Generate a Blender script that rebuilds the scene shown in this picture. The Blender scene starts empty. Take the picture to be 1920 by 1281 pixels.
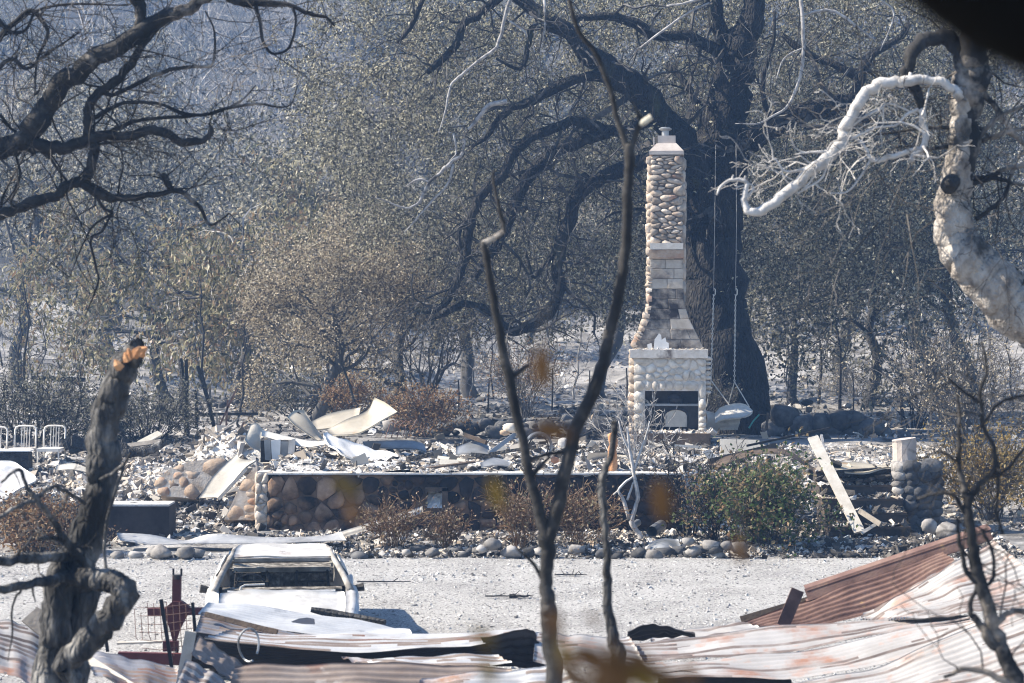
import bpy, math, random
import numpy as np
from mathutils import Vector, Matrix, noise

S = bpy.context.scene
COL = S.collection
PI = math.pi
rnd = random.Random(11)
RG = np.random.default_rng(11)

# ------------------------------------------------------------------ camera, sky, sun, exposure
F = 4300.0                      # focal length in pixels of a 1920 wide frame
CH = 3.6                        # camera height above the drive
HY = 580.0                      # image row of the horizon
cam = bpy.data.objects.new('camera', bpy.data.cameras.new('camera'))
COL.objects.link(cam)
cam.location = (0, 0, CH)
cam.rotation_euler = (PI / 2, 0, 0)
cam.data.sensor_width = 36
cam.data.lens = F / 1920 * 36
cam.data.shift_y = -(640.5 - HY) / 1920
cam.data.clip_start = 0.1
cam.data.clip_end = 2000
cam.data.dof.use_dof = True
cam.data.dof.focus_distance = 42
cam.data.dof.aperture_fstop = 3.5
S.camera = cam

SUN_EL, SUN_BACK = 40, 2        # sun: from the left, level with the house front
w = bpy.data.worlds.new('World')
S.world = w
w.use_nodes = True
wn = w.node_tree.nodes
sky = wn.new('ShaderNodeTexSky')
sky.sky_type = 'NISHITA'
sky.sun_disc = False
sky.sun_elevation = math.radians(SUN_EL)
sky.ozone_density = 4.0
sky.dust_density = 0.4
sky.sun_rotation = math.radians(-(90 - SUN_BACK))
w.node_tree.links.new(sky.outputs[0], wn['Background'].inputs[0])
wn['Background'].inputs[1].default_value = 0.085
sun = bpy.data.objects.new('sun', bpy.data.lights.new('sun', 'SUN'))
COL.objects.link(sun)
sun.data.energy = 5.0
sun.data.angle = math.radians(0.53)
sun.data.color = (1.0, 0.90, 0.75)
_e, _b = math.radians(SUN_EL), math.radians(SUN_BACK)
sdir = Vector((-math.cos(_e) * math.cos(_b), math.cos(_e) * math.sin(_b), math.sin(_e)))
sun.rotation_euler = sdir.to_track_quat('Z', 'Y').to_euler()
S.view_settings.view_transform = 'Standard'
S.view_settings.look = 'None'
S.view_settings.gamma = 1
S.view_settings.use_curve_mapping = False
S.view_settings.exposure = 1.35
S.render.engine = 'CYCLES'
S.cycles.max_bounces = 6
S.cycles.volume_bounces = 0
S.cycles.use_denoising = True
S.cycles.filter_width = 1.1


# ------------------------------------------------------------------ helpers
def P(px, py, Y):
    """The point at depth Y seen at pixel (px, py) of the 1920 wide photograph."""
    return np.array([(px - 960) * Y / F, Y, CH - (py - HY) * Y / F])


def nz(x, y=0, z=0):
    return noise.noise(Vector((x, y, z)))


ORG = {}


class MB:
    """Collects vertices and faces, then links them as one mesh object."""

    def __init__(s):
        s.v, s.f, s.n = [], [], 0

    def add(s, v, f):
        v = np.asarray(v, float).reshape(-1, 3)
        s.v.append(v)
        for k in (f if isinstance(f, tuple) else (f,)):
            s.f.append(np.asarray(k, int) + s.n)
        s.n += len(v)
        return s

    def mesh(s, name, m=None, smooth=False, org=None):
        V = np.concatenate(s.v)
        if org is not None:
            V = V - np.asarray(org)
        me = bpy.data.meshes.new(name)
        me.vertices.add(len(V))
        me.vertices.foreach_set('co', V.astype(np.float32).ravel())
        lens = np.concatenate([np.full(len(f), f.shape[1]) for f in s.f])
        idx = np.concatenate([f.ravel() for f in s.f])
        me.loops.add(len(idx))
        me.loops.foreach_set('vertex_index', idx.astype(np.int32))
        me.polygons.add(len(lens))
        me.polygons.foreach_set('loop_start', np.concatenate([[0], np.cumsum(lens)[:-1]]).astype(np.int32))
        me.polygons.foreach_set('use_smooth', np.full(len(lens), smooth))
        if m:
            me.materials.append(m)
        me.update(calc_edges=True)
        return me

    def build(s, name, m=None, parent=None, smooth=False):
        if parent is not None:
            org = ORG[parent.name]
        else:
            V = np.concatenate(s.v)
            lo, hi = V.min(0), V.max(0)
            org = np.array([(lo[0] + hi[0]) / 2, (lo[1] + hi[1]) / 2, lo[2]])
        o = bpy.data.objects.new(name, s.mesh(name, m, smooth, org))
        COL.objects.link(o)
        ORG[o.name] = org
        if parent is not None:
            o.parent = parent
        else:
            o.location = org
        return o

    # --- shapes
    def box(s, c, size, rot=None, taper=1.0):
        x, y, z = np.array(size) / 2
        v = np.array([[a * x * (taper if k > 0 else 1), b * y * (taper if k > 0 else 1), k * z] for k in (-1, 1) for b in (-1, 1) for a in (-1, 1)])
        if rot is not None:
            v = v @ np.array(rot).T
        return s.add(v + np.asarray(c), [[0, 2, 3, 1], [4, 5, 7, 6], [0, 1, 5, 4], [2, 6, 7, 3], [0, 4, 6, 2], [1, 3, 7, 5]])

    def beam(s, A, B, wd, th, side=None):
        """A rectangular bar from A to B, wd wide along `side`, th thick."""
        A, B = np.asarray(A, float), np.asarray(B, float)
        d = B - A
        L = np.linalg.norm(d)
        d = d / L
        sd = np.array(side if side is not None else (0, 0, 1), float)
        n = np.cross(d, sd)
        if np.linalg.norm(n) < 1e-3:
            n = np.cross(d, (1, 0, 0))
        n /= np.linalg.norm(n)
        sd = np.cross(n, d)
        return s.box((A + B) / 2, (L, wd, th), np.stack([d, sd, n], 1))

    def tube(s, pts, r, sides=8, rough=0.0, seed=0.0, cap=True):
        pts = np.asarray(pts, float)
        n = len(pts)
        r = np.full(n, r) if np.isscalar(r) else np.asarray(r, float)
        t = np.gradient(pts, axis=0)
        t /= np.linalg.norm(t, axis=1)[:, None] + 1e-9
        up = np.array([0.31, 0.2, 0.93])
        if abs(t[0] @ up) > .9:
            up = np.array([1, 0.1, 0.0])
        a = np.cross(t[0], up)
        a /= np.linalg.norm(a)
        ang = np.arange(sides) * 2 * PI / sides
        V = np.zeros((n, sides, 3))
        for i in range(n):
            a = a - t[i] * (a @ t[i])
            a /= np.linalg.norm(a) + 1e-9
            b = np.cross(t[i], a)
            rr = np.full(sides, r[i])
            if rough:
                rr = rr * np.array([1 + rough * nz(math.cos(q) * 1.7 + seed, math.sin(q) * 1.7 + i * .37, seed * 3.1 + i * .11) for q in ang])
            V[i] = pts[i] + np.outer(np.cos(ang) * rr, a) + np.outer(np.sin(ang) * rr, b)
        i, j = np.meshgrid(np.arange(n - 1), np.arange(sides), indexing='ij')
        k = (j + 1) % sides
        q = np.stack([i * sides + j, i * sides + k, (i + 1) * sides + k, (i + 1) * sides + j], -1).reshape(-1, 4)
        if not cap:
            return s.add(V.reshape(-1, 3), q)
        V = np.concatenate([V.reshape(-1, 3), pts[[0, -1]]])
        e = np.arange(sides)
        e2 = (e + 1) % sides
        c0 = np.stack([np.full(sides, n * sides), e2, e], 1)
        c1 = np.stack([np.full(sides, n * sides + 1), (n - 1) * sides + e, (n - 1) * sides + e2], 1)
        return s.add(V, (q, np.concatenate([c0, c1])))

    def segs(s, A, B, ra, rb):
        """Many thin three-sided twigs at once."""
        A, B = np.asarray(A, float), np.asarray(B, float)
        if not len(A):
            return s
        ra, rb = np.asarray(ra, float)[:, None], np.asarray(rb, float)[:, None]
        d = B - A
        d /= np.linalg.norm(d, axis=1)[:, None] + 1e-9
        u = np.where(np.abs(d[:, 2:3]) > .9, np.array([[1., 0, 0]]), np.array([[0, 0, 1.]]))
        a = np.cross(d, u)
        a /= np.linalg.norm(a, axis=1)[:, None] + 1e-9
        b = np.cross(d, a)
        rows = []
        for Q, rr in ((A, ra), (B, rb)):
            for k in range(3):
                rows.append(Q + a * rr * math.cos(k * 2.0944) + b * rr * math.sin(k * 2.0944))
        V = np.stack(rows, 1).reshape(-1, 3)
        base = np.arange(len(A))[:, None] * 6
        q = np.concatenate([base + np.array([[0, 1, 4, 3]]), base + np.array([[1, 2, 5, 4]]), base + np.array([[2, 0, 3, 5]])])
        return s.add(V, q)

    def leaves(s, C, L, W, g, hang=0.0, d=None):
        """Leaf-shaped quads at the points C, lengths about L; hang turns them downward."""
        N = len(C)
        if N == 0:
            return s
        a = g.normal(size=(N, 3))
        if d is not None:
            a = a * .7 + d
        a[:, 2] -= hang
        a /= np.linalg.norm(a, axis=1)[:, None]
        b = np.cross(a, g.normal(size=(N, 3)))
        b /= np.linalg.norm(b, axis=1)[:, None] + 1e-9
        c = np.cross(a, b)
        l = (L * g.uniform(.6, 1.35, N))[:, None]
        wd = (W * g.uniform(.6, 1.3, N))[:, None]
        k = (g.uniform(-.25, .25, N))[:, None] * l
        V = np.stack([C, C + a * l * .45 + b * wd * .5 + c * k, C + a * l, C + a * l * .45 - b * wd * .5 + c * k], 1).reshape(-1, 3)
        return s.add(V, np.arange(N * 4).reshape(-1, 4))

    def grid(s, G, th=0.0):
        """A sheet through the grid of points G (n, m, 3); th > 0 gives it thickness."""
        n, m = G.shape[:2]
        i, j = np.meshgrid(np.arange(n - 1), np.arange(m - 1), indexing='ij')
        q = np.stack([i * m + j, (i + 1) * m + j, (i + 1) * m + j + 1, i * m + j + 1], -1).reshape(-1, 4)
        if th <= 0:
            return s.add(G.reshape(-1, 3), q)
        N = gnorm(G)
        top, bot = G.reshape(-1, 3), (G - N * th).reshape(-1, 3)
        o = n * m
        loop = [(k, 0) for k in range(n)] + [(n - 1, k) for k in range(1, m)] + [(k, m - 1) for k in range(n - 2, -1, -1)] + [(0, k) for k in range(m - 2, 0, -1)]
        e = np.array([a * m + b for a, b in loop])
        e2 = np.roll(e, -1)
        rim = np.stack([e, e2, e2 + o, e + o], 1)
        return s.add(np.concatenate([top, bot]), (q, q[:, ::-1] + o, rim))


def gnorm(G):
    a = np.gradient(G, axis=0)
    b = np.gradient(G, axis=1)
    N = np.cross(a, b)
    N /= np.linalg.norm(N, axis=2)[..., None] + 1e-12
    return N


def tag(o, label=None, cat=None, group=None, kind=None):
    if label:
        o['label'] = label
    if cat:
        o['category'] = cat
    if group:
        o['group'] = group
    if kind:
        o['kind'] = kind
    return o


def thing(name, label, cat, loc=(0, 0, 0), group=None, local=False):
    o = bpy.data.objects.new(name, None)
    COL.objects.link(o)
    o.empty_display_size = .2
    ORG[o.name] = np.zeros(3) if local else np.asarray(loc, float)
    o.location = loc
    return tag(o, label, cat, group)


def clone(o, loc=None, rot=None, sc=None, label=None, group=None, parent=None):
    c = o.copy()
    COL.objects.link(c)
    if parent is not None:
        c.parent = parent
    for ch in KIDS.get(o.name, ()):
        k = ch.copy()
        COL.objects.link(k)
        k.parent = c
        for g in KIDS.get(ch.name, ()):
            h = g.copy()
            COL.objects.link(h)
            h.parent = k
    if loc is not None:
        c.location = loc
    if rot is not None:
        c.rotation_euler = rot
    if sc is not None:
        c.scale = sc if hasattr(sc, '__len__') else (sc,) * 3
    if label:
        c['label'] = label
    if group:
        c['group'] = group
    return c


KIDS = {}


def index_kids(*roots):
    for r in roots:
        KIDS[r.name] = list(r.children)
        for k in r.children:
            KIDS[k.name] = list(k.children)


def spline(pts, step=4):
    """Catmull-Rom through rows of numbers."""
    p = np.asarray(pts, float)
    if len(p) < 3:
        t = np.linspace(0, 1, step + 1)[:, None]
        return p[0] * (1 - t) + p[-1] * t
    q = np.concatenate([[2 * p[0] - p[1]], p, [2 * p[-1] - p[-2]]])
    out = []
    for i in range(1, len(q) - 2):
        for t in np.arange(step) / step:
            a, b, c, d = q[i - 1], q[i], q[i + 1], q[i + 2]
            out.append(.5 * (2 * b + (c - a) * t + (2 * a - 5 * b + 4 * c - d) * t * t + (3 * b - a - 3 * c + d) * t ** 3))
    out.append(p[-1])
    return np.array(out)


def pxpath(rows, Y, step=4):
    """rows (px, py, width_px[, depth offset]) -> points and radii in metres."""
    R = spline([(a[0], a[1], a[2], a[3] if len(a) > 3 else 0.0) for a in rows], step)
    pts = np.array([P(a, b, Y + d) for a, b, _, d in R])
    return pts, np.maximum(R[:, 2], .8) / 2 * (Y + R[:, 3]) / F


def limb(mb, rows, Y, sides=9, rough=.28, step=4, wob=.25, k=1.0):
    pts, r = pxpath(rows, Y, step)
    r = r * k
    sd = rows[0][0] * .013
    for i in range(1, len(pts) - 1):
        kw = wob * r[i]
        pts[i] += kw * np.array([nz(i * .6, sd), nz(i * .6, sd, 5), nz(i * .6, sd, 9)]) * 2
    mb.tube(pts, r, sides, rough, sd)
    return pts, r


def grow(p, d, L, r, lev, out, tips, g, gn=.35, drp=0.0, br=(3, 5), n=4, ratio=.6, ang=.75):
    """A branching twig system: rows of (A, B, ra, rb) in out, (tip, dir) in tips."""
    d = d.normalized()
    for i in range(n):
        d = (d + Vector((g.gauss(0, gn), g.gauss(0, gn), g.gauss(0, gn) - drp))).normalized()
        q = p + d * (L / n)
        r2 = max(r * (1 - .16 - .1 * (lev == 0)), .0025)
        out.append((p.copy(), q.copy(), r, r2))
        p, r = q, r2
        if lev > 0 and i > 0:
            for _ in range(g.randint(*br) if i == n - 1 else g.randint(0, br[0])):
                ax = Vector((g.gauss(0, 1), g.gauss(0, 1), g.gauss(0, 1))).normalized()
                cd = (d + ax * ang * g.uniform(.6, 1.3)).normalized()
                grow(p.copy(), cd, L * ratio * g.uniform(.7, 1.2), r * .62, lev - 1, out, tips, g, gn, drp, br, n, ratio, ang)
    if lev == 0:
        tips.append((p.copy(), d.copy()))


def put_segs(mb, out):
    if out:
        mb.segs([tuple(a[0]) for a in out], [tuple(a[1]) for a in out], [a[2] for a in out], [a[3] for a in out])


# ------------------------------------------------------------------ materials
def mat(name, cols, scale=6.0, rough=.85, bump=.3, bscale=None, isl=0.0, objr=0.0, metal=0.0, spots=(), lo=.32, hi=.68, detail=8, stretch=None, bdist=.02, spec=.3, vor=None, rand=True):
    m = bpy.data.materials.new(name)
    m.use_nodes = True
    N, Lk = m.node_tree.nodes, m.node_tree.links
    b = N['Principled BSDF']
    tc = N.new('ShaderNodeTexCoord')
    oi = N.new('ShaderNodeObjectInfo')
    mp = N.new('ShaderNodeVectorMath')
    mp.operation = 'MULTIPLY_ADD'
    mp.inputs[1].default_value = stretch or (1, 1, 1)
    mulr = N.new('ShaderNodeVectorMath')
    mulr.operation = 'SCALE'
    mulr.inputs[0].default_value = (31, 17, 23) if rand else (0, 0, 0)
    Lk.new(oi.outputs['Random'], mulr.inputs['Scale'])
    Lk.new(tc.outputs['Object'], mp.inputs[0])
    Lk.new(mulr.outputs[0], mp.inputs[2])

    def noi(sc, det=detail):
        t = N.new('ShaderNodeTexNoise')
        t.inputs['Scale'].default_value = sc
        t.inputs['Detail'].default_value = det
        t.inputs['Roughness'].default_value = .6
        Lk.new(mp.outputs[0], t.inputs['Vector'])
        return t.outputs['Fac']

    def ramp(src, stops):
        r = N.new('ShaderNodeValToRGB')
        e = r.color_ramp.elements
        while len(e) < len(stops):
            e.new(.5)
        for k, (p, c) in enumerate(stops):
            e[k].position = p
            e[k].color = (*c, 1) if hasattr(c, '__len__') else (c, c, c, 1)
        Lk.new(src, r.inputs[0])
        return r.outputs[0]

    n = len(cols)
    col = ramp(noi(scale), [(lo + (hi - lo) * k / max(1, n - 1), c) for k, c in enumerate(cols)])
    for (c, sc, a, z) in spots:
        mk = ramp(noi(sc), [(a, 0.0), (z, 1.0)])
        mx = N.new('ShaderNodeMix')
        mx.data_type = 'RGBA'
        Lk.new(mk, mx.inputs[0])
        Lk.new(col, mx.inputs[6])
        mx.inputs[7].default_value = (*c, 1)
        col = mx.outputs[2]
    for amt, kind in ((isl, 'isl'), (objr, 'obj')):
        if not amt:
            continue
        src = oi.outputs['Random']
        if kind == 'isl':
            ge = N.new('ShaderNodeNewGeometry')
            src = ge.outputs['Random Per Island']
        ml = N.new('ShaderNodeMapRange')
        ml.inputs[3].default_value = 1 - amt
        ml.inputs[4].default_value = 1 + amt * .7
        Lk.new(src, ml.inputs[0])
        hs = N.new('ShaderNodeHueSaturation')
        Lk.new(ml.outputs[0], hs.inputs['Value'])
        Lk.new(col, hs.inputs['Color'])
        col = hs.outputs[0]
    Lk.new(col, b.inputs['Base Color'])
    b.inputs['Roughness'].default_value = rough
    b.inputs['Metallic'].default_value = metal
    b.inputs['Specular IOR Level'].default_value = spec
    if bump:
        src = noi(bscale or scale * 4)
        if vor:
            vt = N.new('ShaderNodeTexVoronoi')
            vt.feature = 'DISTANCE_TO_EDGE'
            vt.inputs['Scale'].default_value = vor
            Lk.new(mp.outputs[0], vt.inputs['Vector'])
            ad = N.new('ShaderNodeMath')
            ad.operation = 'MULTIPLY_ADD'
            Lk.new(vt.outputs['Distance'], ad.inputs[0])
            ad.inputs[1].default_value = 2.2
            Lk.new(src, ad.inputs[2])
            src = ad.outputs[0]
        bp = N.new('ShaderNodeBump')
        bp.inputs['Strength'].default_value = bump
        bp.inputs['Distance'].default_value = bdist
        Lk.new(src, bp.inputs['Height'])
        Lk.new(bp.outputs[0], b.inputs['Normal'])
    return m


def leafmat(name, cols, trans=.35, rough=.55, objr=.0):
    m = bpy.data.materials.new(name)
    m.use_nodes = True
    N, Lk = m.node_tree.nodes, m.node_tree.links
    b = N['Principled BSDF']
    ge = N.new('ShaderNodeNewGeometry')
    r = N.new('ShaderNodeValToRGB')
    e = r.color_ramp.elements
    while len(e) < len(cols):
        e.new(.5)
    for k, c in enumerate(cols):
        e[k].position = k / max(1, len(cols) - 1)
        e[k].color = (*c, 1)
    Lk.new(ge.outputs['Random Per Island'], r.inputs[0])
    col = r.outputs[0]
    Lk.new(col, b.inputs['Base Color'])
    b.inputs['Roughness'].default_value = rough
    b.inputs['Specular IOR Level'].default_value = .35
    t = N.new('ShaderNodeBsdfTranslucent')
    Lk.new(col, t.inputs[0])
    mx = N.new('ShaderNodeMixShader')
    mx.inputs[0].default_value = trans
    Lk.new(b.outputs[0], mx.inputs[1])
    Lk.new(t.outputs[0], mx.inputs[2])
    Lk.new(mx.outputs[0], N['Material Output'].inputs['Surface'])
    return m


M = dict(
    ground=mat('ground', [(.15, .145, .14), (.27, .26, .25), (.40, .385, .37)], .9, .95, .9, 14, spots=[((.05, .048, .046), 1.7, .50, .64), ((.42, .41, .40), .45, .54, .66)], bdist=.06),
    hillside=mat('hillside', [(.03, .03, .03), (.065, .063, .06), (.14, .135, .13)], .7, .95, .9, 10, spots=[((.22, .215, .21), 1.3, .60, .70)], bdist=.08),
    gravel=mat('gravel', [(.30, .29, .28), (.40, .39, .375), (.47, .46, .445)], 1.2, .95, 1.0, 38, spots=[((.10, .095, .09), 22, .55, .62), ((.62, .61, .59), 31, .56, .62)], bdist=.04),
    ashbed=mat('ashbed', [(.40, .38, .35), (.60, .58, .55), (.74, .72, .69)], 2.6, .95, 1.0, 18, spots=[((.07, .065, .06), 3.3, .58, .68)], bdist=.05),
    rubble=mat('rubble', [(.40, .37, .33), (.60, .57, .53)], 9, .95, .5, 40, isl=.6),
    rubbledark=mat('rubbledark', [(.05, .045, .04), (.13, .12, .11)], 9, .9, .5, 40, isl=.5),
    pebble=mat('pebble', [(.30, .29, .28), (.5, .49, .47)], 9, .95, 0, isl=.55),
    char=mat('char', [(.012, .012, .013), (.028, .027, .027), (.06, .058, .055)], 9, .75, .8, 30, spec=.4, vor=16),
    oakbark=mat('oakbark', [(.010, .010, .011), (.018, .017, .017), (.045, .041, .037)], 5, .85, 1.0, 20, stretch=(1.6, 1.6, .6), bdist=.06, vor=9, spots=[((.055, .06, .028), 1.1, .6, .75)]),
    snagbark=mat('snagbark', [(.025, .025, .026), (.10, .097, .095), (.36, .35, .335)], 5, .85, 1.0, 22, stretch=(1.6, 1.6, .5), bdist=.04, vor=14, spots=[((.02, .019, .018), 2.2, .46, .6)]),
    saplingbark=mat('saplingbark', [(.010, .010, .011), (.024, .023, .023), (.075, .07, .066)], 7, .8, .6, 30, bdist=.02),
    whitebark=mat('whitebark', [(.12, .10, .085), (.33, .295, .26), (.48, .445, .405)], 7, .85, .7, 30, bdist=.02, vor=24, stretch=(1.2, 1.2, .8), spots=[((.06, .055, .05), 2.4, .56, .66)]),
    bleached=mat('bleached', [(.30, .28, .265), (.50, .48, .46), (.62, .60, .58)], 8, .8, .5, 26, bdist=.02, spots=[((.08, .075, .07), 3, .64, .72)]),
    deadgrey=mat('deadgrey', [(.16, .15, .145), (.32, .305, .295), (.46, .445, .43)], 8, .85, .5, 26, bdist=.02, spots=[((.05, .047, .045), 2.2, .56, .66)]),
    burntbranch=mat('burntbranch', [(.012, .012, .012), (.026, .025, .025), (.06, .056, .053)], 6, .85, .7, 22, bdist=.02, spots=[((.34, .30, .26), 1.5, .56, .66)]),
    tornwood=mat('tornwood', [(.5, .22, .09), (.66, .38, .2)], 14, .8, .5, 40),
    palewood=mat('palewood', [(.55, .49, .38), (.7, .66, .56)], 10, .8, .3, 40),
    twig=mat('twig', [(.05, .046, .044), (.15, .14, .13)], 3, .9, 0, isl=.5),
    twigpale=mat('twigpale', [(.25, .23, .21), (.45, .43, .41)], 3, .9, 0, isl=.4),
    twigmix=mat('twigmix', [(.018, .017, .017), (.05, .047, .044), (.16, .15, .14)], 3, .9, 0, isl=.5),
    twigdark=mat('twigdark', [(.018, .017, .017), (.05, .047, .045)], 3, .9, 0, isl=.4),
    fartrunk=mat('fartrunk', [(.05, .048, .046), (.12, .115, .11)], 4, .9, .5, 18, stretch=(2, 2, .5)),
    stone=mat('stone', [(.28, .215, .165), (.43, .355, .285), (.55, .49, .42)], 5, .9, .7, 24, objr=.4, spots=[((.30, .17, .12), 1.1, .60, .7), ((.12, .11, .11), 1.6, .62, .72)]),
    mortar=mat('mortar', [(.20, .165, .135), (.36, .31, .265)], 9, .95, .6, 40),
    block=mat('block', [(.33, .28, .225), (.46, .405, .34), (.53, .48, .42)], 4, .95, .5, 40, objr=.14, spots=[((.10, .08, .075), 1.5, .5, .66)]),
    blocksoot=mat('blocksoot', [(.30, .25, .205), (.45, .40, .34), (.52, .48, .43)], 4, .95, .5, 40, spots=[((.035, .03, .03), 1.9, .40, .60)], rand=False),
    sooty=mat('sooty', [(.035, .03, .028), (.09, .075, .065)], 4, .9, .5, 30, objr=.3),
    wallstone=mat('wallstone', [(.12, .075, .05), (.26, .165, .105), (.38, .265, .185)], 3.2, .85, .7, 22, objr=.42, spots=[((.016, .014, .014), 1.3, .44, .60)]),
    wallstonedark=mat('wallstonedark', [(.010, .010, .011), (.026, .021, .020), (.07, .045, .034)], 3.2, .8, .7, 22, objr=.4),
    wallmortar=mat('wallmortar', [(.07, .048, .034), (.24, .155, .10)], 2.2, .9, .8, 26, spots=[((.018, .016, .016), 1.2, .44, .58)]),
    tanstone=mat('tanstone', [(.30, .20, .135), (.44, .33, .24), (.52, .44, .36)], 4, .9, .6, 24, objr=.16, spots=[((.38, .20, .12), 2.2, .54, .66)]),
    whitestone=mat('whitestone', [(.44, .385, .315), (.60, .55, .48), (.68, .64, .58)], 6, .9, .5, 30, objr=.16, spots=[((.30, .24, .18), 4, .62, .74)]),
    endstone=mat('endstone', [(.32, .25, .185), (.50, .43, .36), (.60, .55, .49)], 5, .9, .6, 30, objr=.2),
    whitewash=mat('whitewash', [(.50, .45, .39), (.66, .62, .57)], 7, .9, .4, 40, spots=[((.16, .13, .11), 2.4, .62, .74)]),
    rock=mat('rock', [(.15, .14, .135), (.27, .255, .24), (.38, .365, .35)], 5, .9, .6, 20, objr=.45),
    darkrock=mat('darkrock', [(.035, .036, .04), (.085, .085, .088), (.15, .148, .145)], 4, .9, .6, 20, objr=.4),
    iron=mat('iron', [(.02, .02, .021), (.05, .046, .045)], 8, .6, .3, 40, metal=.4),
    whitemetal=mat('whitemetal', [(.62, .58, .52), (.72, .69, .64)], 8, .55, .1, 60),
    zinc=mat('zinc', [(.38, .38, .385), (.50, .50, .505), (.58, .58, .58)], 2.5, .5, .12, 30, metal=.25, spots=[((.34, .2, .14), 1.3, .60, .70), ((.28, .30, .33), 2.1, .6, .7)]),
    palezinc=mat('palezinc', [(.44, .45, .47), (.56, .57, .58), (.62, .62, .62)], 2.5, .5, .12, 30, metal=.2, spots=[((.24, .25, .28), 1.6, .62, .72)]),
    pinktin=mat('pinktin', [(.34, .325, .315), (.46, .445, .435)], 2, .5, .12, 30, metal=.15, spots=[((.36, .2, .14), 1.6, .56, .68), ((.42, .32, .28), 4.5, .56, .64)]),
    browntin=mat('browntin', [(.17, .13, .11), (.30, .25, .22)], 2.2, .6, .15, 30, metal=.2, spots=[((.46, .42, .39), 3, .60, .68), ((.2, .09, .06), 1.4, .55, .66)]),
    shadetin=mat('shadetin', [(.03, .028, .028), (.07, .062, .06)], 2.2, .6, .15, 30, metal=.2),  # near-black colour standing in for the shadow gaps between the sheets
    bluetin=mat('bluetin', [(.2, .19, .2), (.34, .34, .36)], 2.2, .45, .15, 30, metal=.35, spots=[((.22, .13, .11), 2, .56, .66)]),
    rust=mat('rust', [(.095, .053, .044), (.165, .098, .08), (.23, .15, .118)], 3.5, .75, .3, 40, spots=[((.40, .27, .13), 2.6, .66, .74)]),
    redpaint=mat('redpaint', [(.085, .022, .022), (.14, .04, .038)], 5, .6, .2, 40, spots=[((.2, .09, .06), 4, .6, .7)]),
    carpaint=mat('carpaint', [(.40, .385, .36), (.56, .55, .53), (.66, .65, .64)], 2.6, .55, .15, 30, metal=.1, spots=[((.26, .20, .155), 2.6, .58, .70), ((.08, .075, .07), 5.5, .66, .72)]),
    carburnt=mat('carburnt', [(.10, .09, .08), (.26, .24, .215), (.46, .44, .41)], 4, .7, .3, 30),
    carchar=mat('carchar', [(.015, .014, .014), (.05, .045, .04), (.2, .17, .14)], 7, .8, .6, 30, hi=.8),
    creammetal=mat('creammetal', [(.34, .30, .235), (.48, .44, .36)], 2.5, .5, .1, 30, metal=.1, spots=[((.38, .24, .12), 2, .64, .74), ((.1, .09, .085), 1.4, .7, .78)]),
    wallboard=mat('wallboard', [(.42, .39, .34), (.55, .52, .46)], 3, .9, .3, 30, spots=[((.2, .17, .13), 2, .6, .72)]),
    plaster=mat('plaster', [(.68, .67, .65), (.78, .77, .75)], 5, .9, .3, 30),
    paintwood=mat('paintwood', [(.42, .385, .33), (.58, .55, .50)], 5, .8, .3, 30, spots=[((.34, .29, .23), 3, .6, .75)]),
    greyplank=mat('greyplank', [(.16, .14, .12), (.32, .29, .25)], 5, .9, .5, 30),
    burntplank=mat('burntplank', [(.05, .038, .03), (.13, .095, .07)], 5, .85, .6, 30),
    concrete=mat('concrete', [(.025, .021, .021), (.06, .05, .047)], 3, .9, .4, 30),
    flash=mat('flash', [(.24, .24, .24), (.40, .40, .40), (.50, .50, .49)], 2.2, .5, .4, 9, metal=.3, bdist=.06),
    galv=mat('galv', [(.20, .21, .22), (.38, .39, .40)], 3, .45, .15, 30, metal=.5),
    teal=mat('teal', [(.05, .26, .24), (.09, .36, .32)], 5, .6, .1),
    wicker=mat('wicker', [(.60, .57, .51), (.72, .69, .63)], 12, .8, .3, 60),
    soot=mat('soot', [(.003, .003, .003), (.006, .006, .006)], 5, .9, 0, spec=.1),
    tinrust=mat('tinrust', [(.09, .072, .066), (.19, .155, .14), (.36, .335, .32)], 2.2, .6, .12, 30, metal=.1),
    ashmetal=mat('ashmetal', [(.02, .018, .016), (.14, .125, .105), (.46, .43, .38)], 11, .85, .6, 30),
    claypot=mat('claypot', [(.42, .36, .32), (.56, .50, .45)], 4, .9, .3, 30),
    terracotta=mat('terracotta', [(.36, .17, .09), (.5, .26, .15)], 4, .9, .3, 30),
)
M['rubble'] = leafmat('rubble', [(.09, .08, .07), (.26, .235, .21), (.44, .385, .31), (.38, .365, .345), (.52, .49, .45), (.50, .40, .30), (.60, .585, .56), (.66, .65, .63)], 0, .9)
M['slab'] = leafmat('slab', [(.10, .09, .08), (.34, .29, .23), (.24, .235, .23), (.46, .42, .36), (.52, .50, .47)], 0, .9)
M['pebble'] = leafmat('pebble', [(.14, .135, .13), (.36, .35, .34), (.5, .49, .47), (.62, .61, .59)], 0, .9)
M['oakleaf'] = leafmat('oakleaf', [(.03, .028, .018), (.12, .11, .07), (.34, .315, .215), (.64, .60, .46)], .42)
M['bayleaf'] = leafmat('bayleaf', [(.04, .04, .02), (.16, .15, .075), (.34, .31, .18), (.22, .14, .08), (.48, .44, .3)])
M['scorched'] = leafmat('scorched', [(.05, .04, .028), (.22, .175, .11), (.46, .39, .27), (.60, .53, .41)])
M['farleaf'] = leafmat('farleaf', [(.04, .038, .03), (.12, .115, .085), (.30, .285, .22), (.55, .52, .43)], .42)
M['darkleaf'] = leafmat('darkleaf', [(.03, .03, .022), (.08, .078, .055), (.19, .18, .135), (.36, .34, .27)], .4)
M['greenleaf'] = leafmat('greenleaf', [(.03, .055, .02), (.06, .10, .03), (.11, .15, .05), (.22, .13, .07), (.30, .26, .14)])
M['brownleaf'] = leafmat('brownleaf', [(.10, .05, .025), (.2, .11, .055), (.28, .18, .09), (.33, .26, .17)])
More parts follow.
